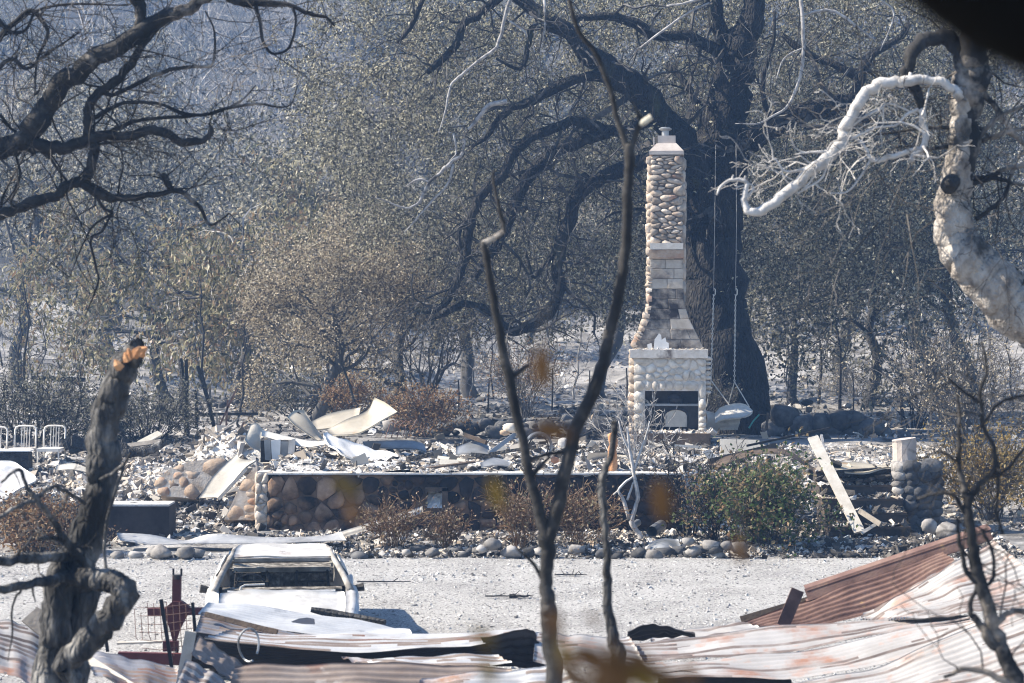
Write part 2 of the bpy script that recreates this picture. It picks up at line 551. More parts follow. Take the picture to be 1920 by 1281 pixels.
M['yellowleaf'] = leafmat('yellowleaf', [(.16, .10, .03), (.3, .2, .06), (.38, .28, .1), (.12, .10, .05)])
M['dryleaf'] = leafmat('dryleaf', [(.14, .08, .05), (.26, .17, .11), (.34, .26, .17), (.2, .19, .1)])
M['nearleaf'] = leafmat('nearleaf', [(.15, .09, .012), (.21, .14, .025)], .4)
M['nearbrown'] = leafmat('nearbrown', [(.11, .055, .02), (.16, .085, .035)], .35)


# ------------------------------------------------------------------ the ground
_YK = [-45, -8, 0, 5, 11, 17, 22, 26.6, 33, 34, 36, 43, 47, 60, 76, 100, 160, 275]
_ZK = [2.3, 2.2, 2.05, 1.3, .1, -.72, -.75, -.45, 0, .04, .10, .70, .92, .98, 1.15, 4.2, 26, 70]


def gz(x, Y, rough=True):
    x, Y = np.asarray(x, float), np.asarray(Y, float)
    z = np.interp(Y, _YK, _ZK)
    k = np.clip((Y - 60) / 40, 0, 1)
    z = z + k * (np.sin(x * .11 + Y * .05) * .7 + np.sin(x * .05 - 1) * 1.2)
    return z


def gzs(x, Y):
    return float(gz(x, Y))


def axis(a, b, dense, n):
    t = np.linspace(-1, 1, n)
    return a + (b - a) * (np.sinh(t * dense) / np.sinh(dense) + 1) / 2


xs = axis(-140, 140, 3.2, 150)
ys = np.concatenate([np.linspace(-45, 16, 24), np.linspace(17, 60, 150), np.linspace(61, 110, 70), np.linspace(112, 275, 60)])
X, Yg = np.meshgrid(xs, ys, indexing='ij')
Z = gz(X, Yg)
nzv = np.array([[nz(a * .8, b * .8) * .10 + nz(a * 2.3, b * 2.3, 4) * .05 for b in ys] for a in xs])
amp = np.where(Yg < 34, .15, np.where(Yg < 60, .8, 3.0))
Z = Z + nzv * amp
cutY = int(np.argmax(ys > 101))
MB().grid(np.stack([X, Yg, Z], -1)[:, :cutY + 1]).build('ground', M['ground'], smooth=True)['kind'] = 'structure'
MB().grid(np.stack([X, Yg, Z], -1)[:, cutY:]).build('hillside', M['hillside'], smooth=True)['kind'] = 'structure'

# gravel drive: a sheet just above the ground
xs = np.linspace(-22, 22, 90)
ys = np.linspace(18, 33.4, 60)
X, Yg = np.meshgrid(xs, ys, indexing='ij')
ed = np.clip((33.4 - Yg) / .5, 0, 1) * np.clip((Yg - 18) / .5, 0, 1) * np.clip((22 - np.abs(X)) / 1, 0, 1)
Z = gz(X, Yg) + .03 * ed + np.array([[nz(a * .9, b * .9) * .02 for b in ys] for a in xs]) - .03 * (1 - ed)
MB().grid(np.stack([X, Yg, Z], -1)).build('gravel_drive', M['gravel'], smooth=True)['kind'] = 'structure'

# ash bed inside the foundation
WX0, WX1, WY, WTOP, WBOT = P(500, 0, 36)[0], P(1278, 0, 36)[0], 36.0, 1.03, .06


def bed(x, Y):
    """Height of the ash bed that fills the burnt house."""
    a = .99 + .10 * nz(x * .9, Y * .9, 2) + .06 * nz(x * 2.6, Y * 2.6, 7)
    pile = .22 * math.exp(-((x + 3.1) / 1.3) ** 2 - ((Y - 38.6) / 1.4) ** 2)
    pile += .16 * math.exp(-((x - .3) / 1.5) ** 2 - ((Y - 40.5) / 1.5) ** 2)
    a = a + pile
    a -= .13 * min(1, max(0, (Y - 42) / 3))
    lx = (x + 4.1) / .5
    if lx < 0:
        a -= .35 * min(1, -lx * .6) + 0.08
    return a


def top_z(x, Y):
    if -6.2 < x < 4.6 and 36.1 < Y < 46.8:
        return max(bed(x, Y) if x > WX0 - .2 or Y > 37.5 else -9, gzs(x, Y))
    return gzs(x, Y)


xs = np.linspace(WX0 + .1, 4.4, 110)
ys = np.linspace(36.15, 46.9, 110)
X, Yg = np.meshgrid(xs, ys, indexing='ij')
Z = np.array([[bed(a, b) for b in ys] for a in xs])
fall = np.clip((4.4 - X) / .8, 0, 1) ** .5 * np.clip((46.9 - Yg) / .6, 0, 1) ** .5
fall = fall * np.where(X > WX1 - .3, np.clip((Yg - 36.1) / np.clip((X - WX1 + .3) * 1.6, .05, 3), 0, 1), 1)
Z = gz(X, Yg) - .05 + (Z - gz(X, Yg) + .05) * fall
MB().grid(np.stack([X, Yg, Z], -1)).build('ash_bed', M['ashbed'], smooth=True)['kind'] = 'structure'


def scatter(name, n, region, size, m, zf, g, flat=.6, label=None, clump=0.0):
    """Loose bits nobody could count: six-faced chunks of one mesh."""
    xy = region(n)
    if clump:
        xy = xy[np.array([nz(a * 1.3, b * 1.3, 8) + .6 * nz(a * 4, b * 4, 2) > -clump + .5 * g.uniform() - .25 for a, b in xy])]
    base = np.array([[-1, -1, -1], [1, -1, -1], [1, 1, -1], [-1, 1, -1], [-1, -1, 1], [1, -1, 1], [1, 1, 1], [-1, 1, 1]], float) * .5
    fc = np.array([[0, 3, 2, 1], [4, 5, 6, 7], [0, 1, 5, 4], [1, 2, 6, 5], [2, 3, 7, 6], [3, 0, 4, 7]])
    n = len(xy)
    sz = size[0] * (size[1] / size[0]) ** (g.uniform(0, 1, n) ** 2.2)
    V = base[None] * sz[:, None, None] * np.stack([g.uniform(.6, 1.6, n), g.uniform(.6, 1.3, n), g.uniform(.3, 1, n) * flat], 1)[:, None]
    V = V * g.uniform(.55, 1.2, (n, 8, 1))
    q = g.normal(size=(n, 4)) * np.array([1, .35, .35, 1])
    q /= np.linalg.norm(q, axis=1)[:, None]
    a, b, c, d = q.T
    Rm = np.stack([1 - 2 * (c * c + d * d), 2 * (b * c - d * a), 2 * (b * d + c * a), 2 * (b * c + d * a), 1 - 2 * (b * b + d * d), 2 * (c * d - b * a), 2 * (b * d - c * a), 2 * (c * d + b * a), 1 - 2 * (b * b + c * c)], 1).reshape(n, 3, 3)
    V = np.einsum('nij,nkj->nki', Rm, V)
    z = np.array([zf(x, y) for x, y in xy])
    V += np.stack([xy[:, 0], xy[:, 1], z + sz * .12], 1)[:, None]
    F_ = (np.arange(n)[:, None, None] * 8 + fc[None]).reshape(-1, 4)
    o = MB().add(V.reshape(-1, 3), F_).build(name, m)
    return tag(o, label, None, None, 'stuff')


def rect(x0, x1, y0, y1, g):
    return lambda n: np.stack([g.uniform(x0, x1, n), g.uniform(y0, y1, n)], 1)


scatter('ash_rubble', 36000, rect(WX0 - .05, 4.3, 36.0, 46.6, RG), (.015, .10), M['rubble'], bed, RG, .5, clump=.06, label='pale ash and broken plaster covering the burnt house floor')
scatter('charred_rubble', 3600, rect(WX0 + .1, 4.3, 36.3, 46.6, RG), (.02, .2), M['rubbledark'], bed, RG, .3, label='black charred fragments among the ash of the house')
lf = lambda x, y: gzs(x, y) + .02
scatter('yard_rubble', 21000, rect(-10.5, WX0 - .05, 34.6, 45.5, RG), (.018, .11), M['rubble'], lf, RG, .5, clump=.08, label='pale broken rubble spread over the yard beside the house')
scatter('yard_charcoal', 4500, rect(-11, WX0 - .05, 34.6, 47.5, RG), (.03, .2), M['rubbledark'], lf, RG, .3, label='black charcoal bits over the yard beside the house')


def mound(x, Y):
    a = .98 * math.exp(-((x + 5.0) / .72) ** 2 - ((Y - 40.0) / .9) ** 2) + .7 * math.exp(-((x + 4.1) / .6) ** 2 - ((Y - 39.6) / .9) ** 2)
    a += .35 * math.exp(-((x + 6.6) / 1.0) ** 2 - ((Y - 40.6) / 1.0) ** 2)
    return gzs(x, Y) - .05 + a * (1 + .35 * nz(x * 2.2, Y * 2.2)) + .05 * nz(x * 6, Y * 6)


xs = np.linspace(-8.6, -3.2, 70)
ys = np.linspace(37.4, 42.6, 60)
MB().grid(np.array([[(a, b, mound(a, b)) for b in ys] for a in xs])).build('ash_mound', M['ashbed'], smooth=True)['kind'] = 'structure'
scatter('mound_rubble', 9000, rect(-8.2, -3.4, 37.6, 42.2, RG), (.02, .16), M['rubble'], lambda x, y: mound(x, y) + .01, RG, .6, label='pale broken masonry and ash heaped behind the fallen slab')
scatter('bed_rubble', 6000, rect(WX0, 7.5, 33.3, 35.9, RG), (.02, .10), M['rubble'], lf, RG, .6, label='ash and grit in the planting bed below the stone wall')
scatter('bed_charcoal', 5000, rect(WX0, 7.5, 33.0, 35.9, RG), (.02, .12), M['rubbledark'], lf, RG, .35, label='black grit in the planting bed below the stone wall')
scatter('plaster_slabs', 260, rect(WX0 + .2, 4.0, 36.3, 46, RG), (.10, .30), M['slab'], bed, RG, .10, label='larger flat broken plaster pieces lying in the ash of the house')
scatter('yard_slabs', 170, rect(-9.5, WX0 - .2, 35.2, 45, RG), (.10, .28), M['slab'], lf, RG, .10, label='larger flat broken pieces lying in the yard rubble')
scatter('step_charcoal', 1600, rect(4.6, 7.0, 33.0, 36.6, RG), (.03, .2), M['rubbledark'], lambda x, y: max(gzs(x, y), gzs(x, y) + .19 * max(0, math.floor((y - 35.2) / .34) + 1) if 4.85 < x < 6.1 else 0), RG, .4, label='black charred debris on and before the entrance steps')
scatter('side_rubble', 5000, rect(4.2, 9, 36, 46, RG), (.02, .12), M['rubble'], lf, RG, .4, label='ash and crumbs over the ground right of the burnt house')
scatter('back_litter', 9000, rect(-14, 14, 47, 80, RG), (.03, .16), M['rubbledark'], lf, RG, .2, label='dark burnt litter over the ground behind the house')
scatter('slope_litter', 9000, rect(-18, 18, 47, 95, RG), (.03, .2), M['rubble'], lf, RG, .16, label='pale ash litter over the ground behind the house')
scatter('drive_gravel', 22000, rect(-10, 10, 22, 33.4, RG), (.014, .045), M['pebble'], lambda x, y: gzs(x, y) + .022, RG, .8, label='loose pale gravel covering the drive')


# ------------------------------------------------------------------ masonry
def clip_poly(poly, p, n):
    """Keep the side of the convex polygon where (q - p).n <= 0."""
    out = []
    for i in range(len(poly)):
        a, b = poly[i], poly[(i + 1) % len(poly)]
        da, db = (a[0] - p[0]) * n[0] + (a[1] - p[1]) * n[1], (b[0] - p[0]) * n[0] + (b[1] - p[1]) * n[1]
        if da <= 0:
            out.append(a)
        if (da < 0) != (db < 0) and da != db:
            t = da / (da - db)
            out.append((a[0] + t * (b[0] - a[0]), a[1] + t * (b[1] - a[1])))
    return out


def vcells(bound, n, g, it=2, asp=1.0):
    """Voronoi cells of n relaxed points in a convex polygon; asp > 1 makes them lie flat."""
    bs = [(x, y * asp) for x, y in bound]
    xs_, ys_ = [p[0] for p in bs], [p[1] for p in bs]

    def inside(p):
        return all((bs[(i + 1) % len(bs)][0] - bs[i][0]) * (p[1] - bs[i][1]) - (bs[(i + 1) % len(bs)][1] - bs[i][1]) * (p[0] - bs[i][0]) >= 0 for i in range(len(bs)))
    pts = []
    while len(pts) < n:
        p = (g.uniform(min(xs_), max(xs_)), g.uniform(min(ys_), max(ys_)))
        if inside(p):
            pts.append(p)
    for k in range(it + 1):
        A = np.array(pts)
        cells = []
        for p in pts:
            poly = list(bs)
            for j in np.argsort(((A - p) ** 2).sum(1))[1:26]:
                q = pts[j]
                poly = clip_poly(poly, ((p[0] + q[0]) / 2, (p[1] + q[1]) / 2), (q[0] - p[0], q[1] - p[1]))
                if len(poly) < 3:
                    break
            cells.append(poly)
        if k < it:
            pts = [(sum(q[0] for q in c) / len(c), sum(q[1] for q in c) / len(c)) if len(c) > 2 else p for c, p in zip(cells, pts)]
    return [[(x, y / asp) for x, y in c] for c in cells if len(c) > 2]


def cell_stone(mb, poly, fr, depth, inset, g, dome=.7):
    """A rounded stone standing out of a face; fr(u, v, d) maps to the world."""
    c = np.mean(poly, 0)
    q = []
    n = len(poly)
    for i in range(n):
        a, b = np.array(poly[i]), np.array(poly[(i + 1) % n])
        if n > 6:
            q.append(a * .5 + b * .5)
        else:
            q += [a * .72 + b * .28, a * .28 + b * .72]
    q = np.array(q)
    if len(q) > 10:
        q = q[::2] if len(q) > 13 else q
    r = q - c
    L = np.linalg.norm(r, axis=1)[:, None]
    r = r * np.clip((L - inset) / (L + 1e-6), .35, 1) * g.uniform(.93, 1.05, (len(q), 1))
    k = len(q)
    dj = depth * g.uniform(.75, 1.25)
    rings = []
    for sc, d in ((1.0, -.03), (1.0, dj * .45), (dome, dj)):
        rings.append([fr(*(c + r[i] * sc), d + (g.uniform(-.12, .12) * dj if d > 0 else 0)) for i in range(k)])
    rings.append([fr(*(c + g.uniform(-.1, .1, 2) * L.mean()), dj * 1.12)])
    V = np.concatenate([np.array(x) for x in rings])
    i = np.arange(k)
    j = (i + 1) % k
    return mb.add(V, (np.concatenate([np.stack([i, j, j + k, i + k], 1), np.stack([i + k, j + k, j + 2 * k, i + 2 * k], 1)]), np.stack([i + 2 * k, j + 2 * k, np.full(k, 3 * k)], 1)))


def frame(O, U, Vv):
    O, U, Vv = [np.asarray(a, float) for a in (O, U, Vv)]
    N = np.cross(U, Vv)
    N /= np.linalg.norm(N)
    return lambda u, v, d: O + U * u + Vv * v + N * d


def ico(g, sub=2, sq=(1, 1, .7), rough=.25):
    """A lumpy rock of unit size as vertices and faces."""
    import bmesh
    bm = bmesh.new()
    bmesh.ops.create_icosphere(bm, subdivisions=sub, radius=.5)
    s = g.uniform(0, 50)
    V = []
    for v in bm.verts:
        k = 1 + rough * (nz(v.co.x * 2 + s, v.co.y * 2, v.co.z * 2) + .5 * nz(v.co.x * 5 + s, v.co.y * 5, v.co.z * 5))
        V.append([v.co.x * sq[0] * k, v.co.y * sq[1] * k, v.co.z * sq[2] * k])
    Fs = [[v.index for v in f.verts] for f in bm.faces]
    bm.free()
    return np.array(V), np.array(Fs)


ROCKS = []
for k in range(6):
    v, f = ico(RG, 2, (RG.uniform(.9, 1.3), RG.uniform(.8, 1.1), RG.uniform(.6, .85)), .45)
    ROCKS.append((v, f))

# ---- the stone chimney
CX, CYF = P(1249.5, 0, 46.7)[0], 46.7          # middle of the front face
yaw = math.radians(5)
CU = np.array([math.cos(yaw), -math.sin(yaw), 0])   # along the front, to the right (turned a little to show its left side)
CN = np.array([-math.sin(yaw), -math.cos(yaw), 0])  # out of the front
CO = np.array([CX, CYF, 0.0])
UPV = np.array([0, 0, 1.0])
s92 = F / CYF


def zc(py):
    return CH - (py - HY) / s92


PROF = [(zc(850), -.70, .78), (zc(700), -.70, .78), (zc(655), -.685, .765), (zc(640), -.60, .69), (zc(600), -.415, .47), (zc(570), -.355, .365), (zc(530), -.34, .345), (zc(290), -.325, .335)]


def prof(z):
    zs = [p[0] for p in PROF]
    return np.interp(z, zs, [p[1] for p in PROF]), np.interp(z, zs, [p[2] for p in PROF])


DEP = .78                                       # chimney depth
chim = thing('stone_chimney', 'tall tapering fieldstone chimney with whitewashed fireplace standing alone in the ruins', 'chimney', (CX, CYF + .4, .95))
cf = frame(CO, CU, UPV)                         # d > 0 is toward the camera


def cpt(u, d, z):
    return CO + CU * u + CN * d + UPV * z


core = MB()
zz = sorted({p[0] for p in PROF})
G = []
for z in zz:
    l, r = prof(z)
    G.append([cpt(l + .05, -.03, z), cpt(r - .05, -.03, z), cpt(r - .05, -DEP, z), cpt(l + .05, -DEP, z), cpt(l + .05, -.03, z)])
core.grid(np.array(G)[:, ::-1])
core.build('chimney_core', M['mortar'], chim)


def stones(name, cells, fr, parent, m, depth, inset, g, dome=.7, mfun=None):
    for c in cells:
        mm = mfun(np.mean(c, 0)) if mfun else m
        cell_stone(MB(), c, fr, depth, inset, g, dome).build(name, mm, parent, smooth=True)


g = np.random.default_rng(5)
z0, z1 = zc(478), zc(292)
fr = frame(CO + CN * -.03, CU, UPV)
cells = vcells([(-.335, z0), (.345, z0), (.335, z1), (-.325, z1)], 70, g, 1, 2.2)
stones('stone', cells, fr, chim, M['stone'], .055, .003, g, .86)
# left side: big stones bulging out, all the way down
zlev = [zc(840), zc(700), zc(655), zc(640), zc(600), zc(570), zc(480), zc(380), zc(292)]
for a, b in zip(zlev[:-1], zlev[1:]):
    la, lb = prof(a)[0], prof(b)[0]
    fl = frame(cpt(la + .04, -DEP, 0) - 0, CN, (0, 0, 1))
    H_ = math.hypot(b - a, lb - la)
    O_ = cpt(la + .03, -DEP + .02, a)
    U_ = CN
    V_ = (cpt(lb + .03, -DEP + .02, b) - O_) / H_
    fl = frame(O_, U_, V_)
    # frame's normal is U x V: it must point to -x
    if np.cross(U_, V_)[0] > 0:
        fl = (lambda f2: (lambda u, v, d: f2(u, v, -d)))(fl)
    n_ = max(3, int(H_ * DEP / .022))
    cl = vcells([(0, 0), (DEP, 0), (DEP, H_), (0, H_)], n_, g, 2, 1.15)
    stones('stone', cl, fl, chim, M['stone'], .095, .005, g, .74)
# right side, plainer
H_ = zc(292) - zc(570)
O_ = cpt(.325, -.02, zc(570))
fl = frame(O_, -CN, UPV)
if np.cross(-CN, UPV)[0] < 0:
    fl = (lambda f2: (lambda u, v, d: f2(u, v, -d)))(fl)
stones('stone', vcells([(0, 0), (DEP, 0), (DEP, H_), (0, H_)], 34, g, 2, 1.2), fl, chim, M['stone'], .06, .012, g)
# block courses of the hood
z = zc(655)
row = 0
while z < zc(482):
    h = .205 if z < zc(520) else .19
    zt = min(z + h, zc(476))
    l0, r0 = prof(z)
    l1, r1 = prof(zt)
    nb = max(2, round((r0 - l0) / .5))
    cuts = [0] + sorted(min(.93, max(.07, (k + (.5 if row % 2 else 0) + g.uniform(-.12, .12)) / nb)) for k in range(1, nb)) + [1]
    if row % 2:
        cuts = [0] + [c for c in cuts[1:-1]] + [1]
    for a, b in zip(cuts[:-1], cuts[1:]):
        if b - a < .02:
            continue
        gp = .0035
        d = g.uniform(-.004, .012)
        pts = [cpt(l0 + (r0 - l0) * a + gp, d, z + gp), cpt(l0 + (r0 - l0) * b - gp, d, z + gp), cpt(l1 + (r1 - l1) * b - gp, d, zt - gp), cpt(l1 + (r1 - l1) * a + gp, d, zt - gp)]
        inn = [p - CN * .12 for p in pts]
        cen = np.mean(pts, 0)
        mid = [p * .93 + cen * .07 + CN * .006 for p in pts]
        mb = MB().add(pts + inn + mid, [[0, 1, 5, 4], [1, 2, 6, 5], [2, 3, 7, 6], [3, 0, 4, 7], [0, 8, 9, 1], [1, 9, 10, 2], [2, 10, 11, 3], [3, 11, 8, 0], [8, 11, 10, 9]])
        v_ = (a + b) / 2
        so = z < zc(560) and not (row in (2, 3) and v_ > .6)
        mb.build('block', M['blocksoot'] if so else M['block'], chim)
    z = zt
    row += 1
mb = MB()
mb.beam(cpt(-.35, -.02, zc(477)), cpt(.36, -.02, zc(477)), .16, .17, CN)
mb.build('lintel', M['tanstone'], chim)['label'] = 'ochre stone band across the shaft'
mb = MB()
mb.beam(cpt(-.33, .0, zc(462)), cpt(.34, .0, zc(462)), .13, .15, UPV)
mb.build('ledge', M['whitewash'], chim)
# cap
zb, zt = zc(290), zc(268)
q0 = [cpt(a, d, zb) for a, d in ((-.35, .03), (.35, .03), (.35, -DEP - .02), (-.35, -DEP - .02))]
q1 = [cpt(a, d, zc(283)) for a, d in ((-.35, .03), (.35, .03), (.35, -DEP - .02), (-.35, -DEP - .02))]
q2 = [cpt(a, d, zt) for a, d in ((-.2, -.1), (.2, -.1), (.2, -DEP + .15), (-.2, -DEP + .15))]
mb = MB().add(q0 + q1 + q2, [[0, 1, 5, 4], [1, 2, 6, 5], [2, 3, 7, 6], [3, 0, 4, 7], [4, 5, 9, 8], [5, 6, 10, 9], [6, 7, 11, 10], [7, 4, 8, 11], [8, 9, 10, 11], [3, 2, 1, 0]])
mb.build('cap', M['claypot'], chim)
mb = MB().box(cpt(0, -.38, zc(261)), (.36, .42, .17), np.stack([CU, -CN, UPV], 1))
pot = mb.build('chimney_pot', M['claypot'], chim)
MB().beam(cpt(-.26, -.12, zc(272)), cpt(-.26, -.12, zc(256)), .05, .03, CN).build('fin', M['claypot'], chim)
fl = MB().tube([cpt(-.03, -.38, zc(253)), cpt(-.03, -.38, zc(240))], .075, 12)
fo = fl.build('flue_pipe', M['galv'], chim, smooth=False)
fl = MB().tube([cpt(-.03, -.38, zc(243)), cpt(-.03, -.38, zc(241)), cpt(-.03, -.38, zc(239)), cpt(-.03, -.38, zc(236))], [.07, .13, .14, .08], 12)
o = fl.build('rain_cap', M['galv'], fo)

# fireplace block in front of the shaft
HW0, HW1 = (1187 - 1249.5) / s92, (1325 - 1249.5) / s92
HD = .42                                        # how far it stands out
hb = lambda mb, px0, px1, py0, py1, d0, d1: mb.box(cpt(((px0 + px1) / 2 - 1249.5) / s92, (d0 + d1) / 2, zc((py0 + py1) / 2)), (abs(px1 - px0) / s92, abs(d1 - d0), abs(py1 - py0) / s92), np.stack([CU, -CN, UPV], 1))
mb = MB()
hb(mb, 1190, 1323, 671, 732, -.05, HD - .05)
hb(mb, 1190, 1210, 732, 806, -.05, HD - .05)
hb(mb, 1309, 1323, 732, 806, -.05, HD - .05)
fire = mb.build('fireplace', M['whitewash'], chim)
mb = MB()
hb(mb, 1183, 1327, 655, 671, -.04, HD + .02)
mb.build('mantel', M['whitewash'], fire)
fr = frame(cpt(0, HD - .06, 0), CU, UPV)
u = lambda px: (px - 1249.5) / s92
cells = vcells([(u(1189), zc(713)), (u(1324), zc(713)), (u(1324), zc(671)), (u(1189), zc(671))], 26, g, 2, 1.25)
stones('stone', cells, fr, fire, M['whitestone'], .035, .004, g, .85)
for k in range(8):                              # round stones on the two ends of the block
    zk = zc(672 + k * 9)
    v, f = ROCKS[k % 6]
    MB().add(v * np.array([.16, .2, .12]) + cpt(u(1325), HD - .2, zk), f).build('stone', M['whitestone'], fire, smooth=True)
cells = vcells([(u(1189), zc(806)), (u(1209), zc(806)), (u(1209), zc(713)), (u(1189), zc(713))], 6, g, 2, 1.1)
stones('stone', cells, fr, fire, M['whitestone'], .045, .006, g, .85)
cells = vcells([(u(1310), zc(806)), (u(1324), zc(806)), (u(1324), zc(713)), (u(1310), zc(713))], 6, g, 2, 1.1)
stones('stone', cells, fr, fire, M['whitestone'], .04, .006, g, .85)
cells = vcells([(u(1209), zc(731)), (u(1310), zc(731)), (u(1310), zc(713)), (u(1209), zc(713))], 6, g, 2, .8)
stones('stone', cells, fr, fire, M['whitestone'], .03, .006, g, .9)
mb = MB()
hb(mb, 1207, 1312, 728, 806, -.05, .0)
mb.build('firebox_back', M['sooty'], fire)
# stove insert
mb = MB()
hb(mb, 1209, 1309, 759, 800, .0, .3)
stove = mb.build('stove_insert', M['iron'], chim)
mb = MB()
hb(mb, 1206, 1311, 756, 760, .0, .36)
mb.build('top_plate', M['galv'], stove)
arc = [(1245, 799), (1245, 778), (1250, 771), (1258, 767), (1268, 765), (1278, 767), (1286, 771), (1290, 778), (1290, 799)]
MB().tube([cpt(u(a), .315, zc(b)) for a, b in arc], .022, 6).build('door_frame', M['iron'], stove)
V_ = [cpt(u(a), .31, zc(b)) for a, b in arc]
MB().add(V_ + [v - CN * .02 for v in V_], [list(range(9))[::-1]]).build('door_glass', M['wallboard'], stove)
# hearth
mb = MB()
hb(mb, 1196, 1332, 808, 828, -.05, 1.0)
mb.build('hearth_slab', M['burntplank'], chim)
mb = MB()
hb(mb, 1236, 1330, 828, 856, .0, .9)
mb.build('hearth_base', M['mortar'], chim)
fr = frame(cpt(0, .89, 0), CU, UPV)
stones('stone', vcells([(u(1236), zc(856)), (u(1330), zc(856)), (u(1330), zc(829)), (u(1236), zc(829))], 9, g, 2, 1.3), fr, chim, M['stone'], .05, .01, g)
mb = MB()
hb(mb, 1200, 1236, 828, 856, .0, .3)
mb.build('dark_hole', M['iron'], chim)  # hole under the slab, its shade given by a near-black block

# things on the mantel and in the firebox
mb = MB()
for pts in ([(1226, 655), (1228, 636), (1232, 631), (1236, 625), (1240, 628), (1241, 637), (1248, 632), (1250, 641), (1254, 643), (1255, 655)],):
    V_ = [cpt(u(a), .24, zc(b)) for a, b in pts]
    n = len(V_)
    mb.add(V_ + [v - CN * .05 for v in V_], [list(range(n))[::-1], list(range(n, 2 * n))])
    mb.add([x for i in range(n) for x in (V_[i], V_[(i + 1) % n], V_[(i + 1) % n] - CN * .05, V_[i] - CN * .05)], np.arange(4 * n).reshape(-1, 4))
tag(mb.build('jagged_shard', M['plaster']), 'jagged white broken panel standing on the fireplace mantel', 'shard')
V_ = [cpt(u(a), .2, zc(b)) for a, b in ((1215, 655), (1214, 646), (1222, 643), (1224, 655))]
tag(MB().add(V_ + [v - CN * .05 for v in V_], [[3, 2, 1, 0], [4, 5, 6, 7], [0, 1, 5, 4], [1, 2, 6, 5], [2, 3, 7, 6]]).build('plaster_shard', M['plaster']), 'small leaning white shard on the left of the mantel', 'shard')
pt = [cpt(u(1267), .2, zc(b)) for b in (756, 752, 747, 742, 739)]
pb = MB().tube(pt, [.12, .155, .16, .13, .11], 14).build('cooking_pot', M['iron'])
tag(pb, 'dark round iron pot sitting on top of the stove insert', 'pot')
hh = MB().tube([cpt(u(1255), .2, zc(746)), cpt(u(1252), .2, zc(740)), cpt(u(1258), .2, zc(737))], .012, 5).build('handle', M['iron'], pb)
g2 = np.random.default_rng(8)
scatter('mantel_ash', 260, lambda n: np.stack([g2.uniform(cpt(u(1186), 0, 0)[0], cpt(u(1324), 0, 0)[0], n), g2.uniform(46.35, 46.65, n)], 1), (.02, .07), M['rubble'], lambda x, y: zc(655) - .005, g2, .5, 'ash flakes lying along the fireplace mantel')
scatter('hearth_ash', 420, lambda n: np.stack([g2.uniform(cpt(u(1196), 0, 0)[0], cpt(u(1332), 0, 0)[0], n), g2.uniform(45.75, 46.35, n)], 1), (.02, .12), M['rubble'], lambda x, y: zc(808) + .0, g2, .5, 'ash and crumbs lying on the hearth slab')

# ---- the foundation wall
wall = thing('stone_foundation_wall', 'long low foundation wall of round fieldstones blackened by soot in front of the ruins', 'wall', ((WX0 + WX1) / 2, WY, WBOT))
VX0, VX1 = P(801, 0, WY)[0], P(829, 0, WY)[0]
VZ0, VZ1 = P(0, 953, WY)[2], P(0, 921, WY)[2]
mb = MB()
cy, th = WY + .21, .36
for a, b, c, d in ((WX0, VX0, WBOT - .3, WTOP - .04), (VX1, WX1, WBOT - .3, WTOP - .04), (VX0, VX1, WBOT - .3, VZ0), (VX0, VX1, VZ1, WTOP - .04)):
    mb.box(((a + b) / 2, cy, (c + d) / 2), (b - a, th, d - c))
mb.build('wall_core', M['wallmortar'], wall)
g = np.random.default_rng(21)
fr = frame((0, WY + .035, 0), (1, 0, 0), (0, 0, 1))
cells = vcells([(WX0, WBOT - .05), (WX1, WBOT - .05), (WX1, WTOP - .05), (WX0, WTOP - .05)], 150, g, 1, 1.1)
cells = [c for c in cells if not (VX0 - .1 < np.mean(c, 0)[0] < VX1 + .1 and VZ0 - .08 < np.mean(c, 0)[1] < VZ1 + .08)]


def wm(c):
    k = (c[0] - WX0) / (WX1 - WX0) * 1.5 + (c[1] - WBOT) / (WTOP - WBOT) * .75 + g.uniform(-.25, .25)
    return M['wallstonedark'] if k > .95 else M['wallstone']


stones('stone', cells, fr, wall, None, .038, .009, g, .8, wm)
mb = MB()
for i in range(9):
    a, b = WX0 + (WX1 - WX0) * i / 9, WX0 + (WX1 - WX0) * (i + 1) / 9
    MB().box(((a + b) / 2, WY + .18, WTOP - .015), (b - a - .012, .44, .025)).build('coping', M['ashbed'], wall)
# pale left end of the wall
EX0, EX1 = P(476, 0, WY)[0], WX0
MB().box(((EX0 + EX1) / 2 + .03, WY + .3, (WBOT + WTOP) / 2), (EX1 - EX0 - .02, .5, WTOP - WBOT + .02)).build('end_core', M['whitewash'], wall)
stones('end_stone', vcells([(EX0, WBOT - .05), (EX1 + .01, WBOT - .05), (EX1 + .03, WTOP), (EX0 + .02, WTOP)], 11, g, 1, 1.1), frame((0, WY + .05, 0), (1, 0, 0), (0, 0, 1)), wall, M['endstone'], .03, .004, g, .85)
fl = frame((EX0 + .04, WY + .5, 0), (0, -1, 0), (0, 0, 1))
stones('end_stone', vcells([(0, WBOT - .05), (.46, WBOT - .05), (.46, WTOP), (0, WTOP)], 14, g, 1, 1.1), fl, wall, M['endstone'], .03, .004, g, .85)
vf = MB()
for a, b, c, d in ((VX1, VX1 + .09, VZ0 - .03, VZ1 + .05), (VX0 - .03, VX0, VZ0 - .02, VZ1), (VX0 - .03, VX1 + .09, VZ1, VZ1 + .06)):
    vf.box(((a + b) / 2, WY + .02, (c + d) / 2), (b - a, .1, d - c))
vent = vf.build('vent_frame', M['burntplank'], wall)
MB().grid(np.array([[(VX0 + (VX1 - VX0) * i / 7, WY + .02 + .20 * j / 7 + .05 * nz(i * .9, j * .9), VZ0 + (VZ1 - VZ0) * j / 7 * .95 + .02 * nz(i, j, 3)) for j in range(8)] for i in range(8)])).build('ash_fill', M['plaster'], vent)


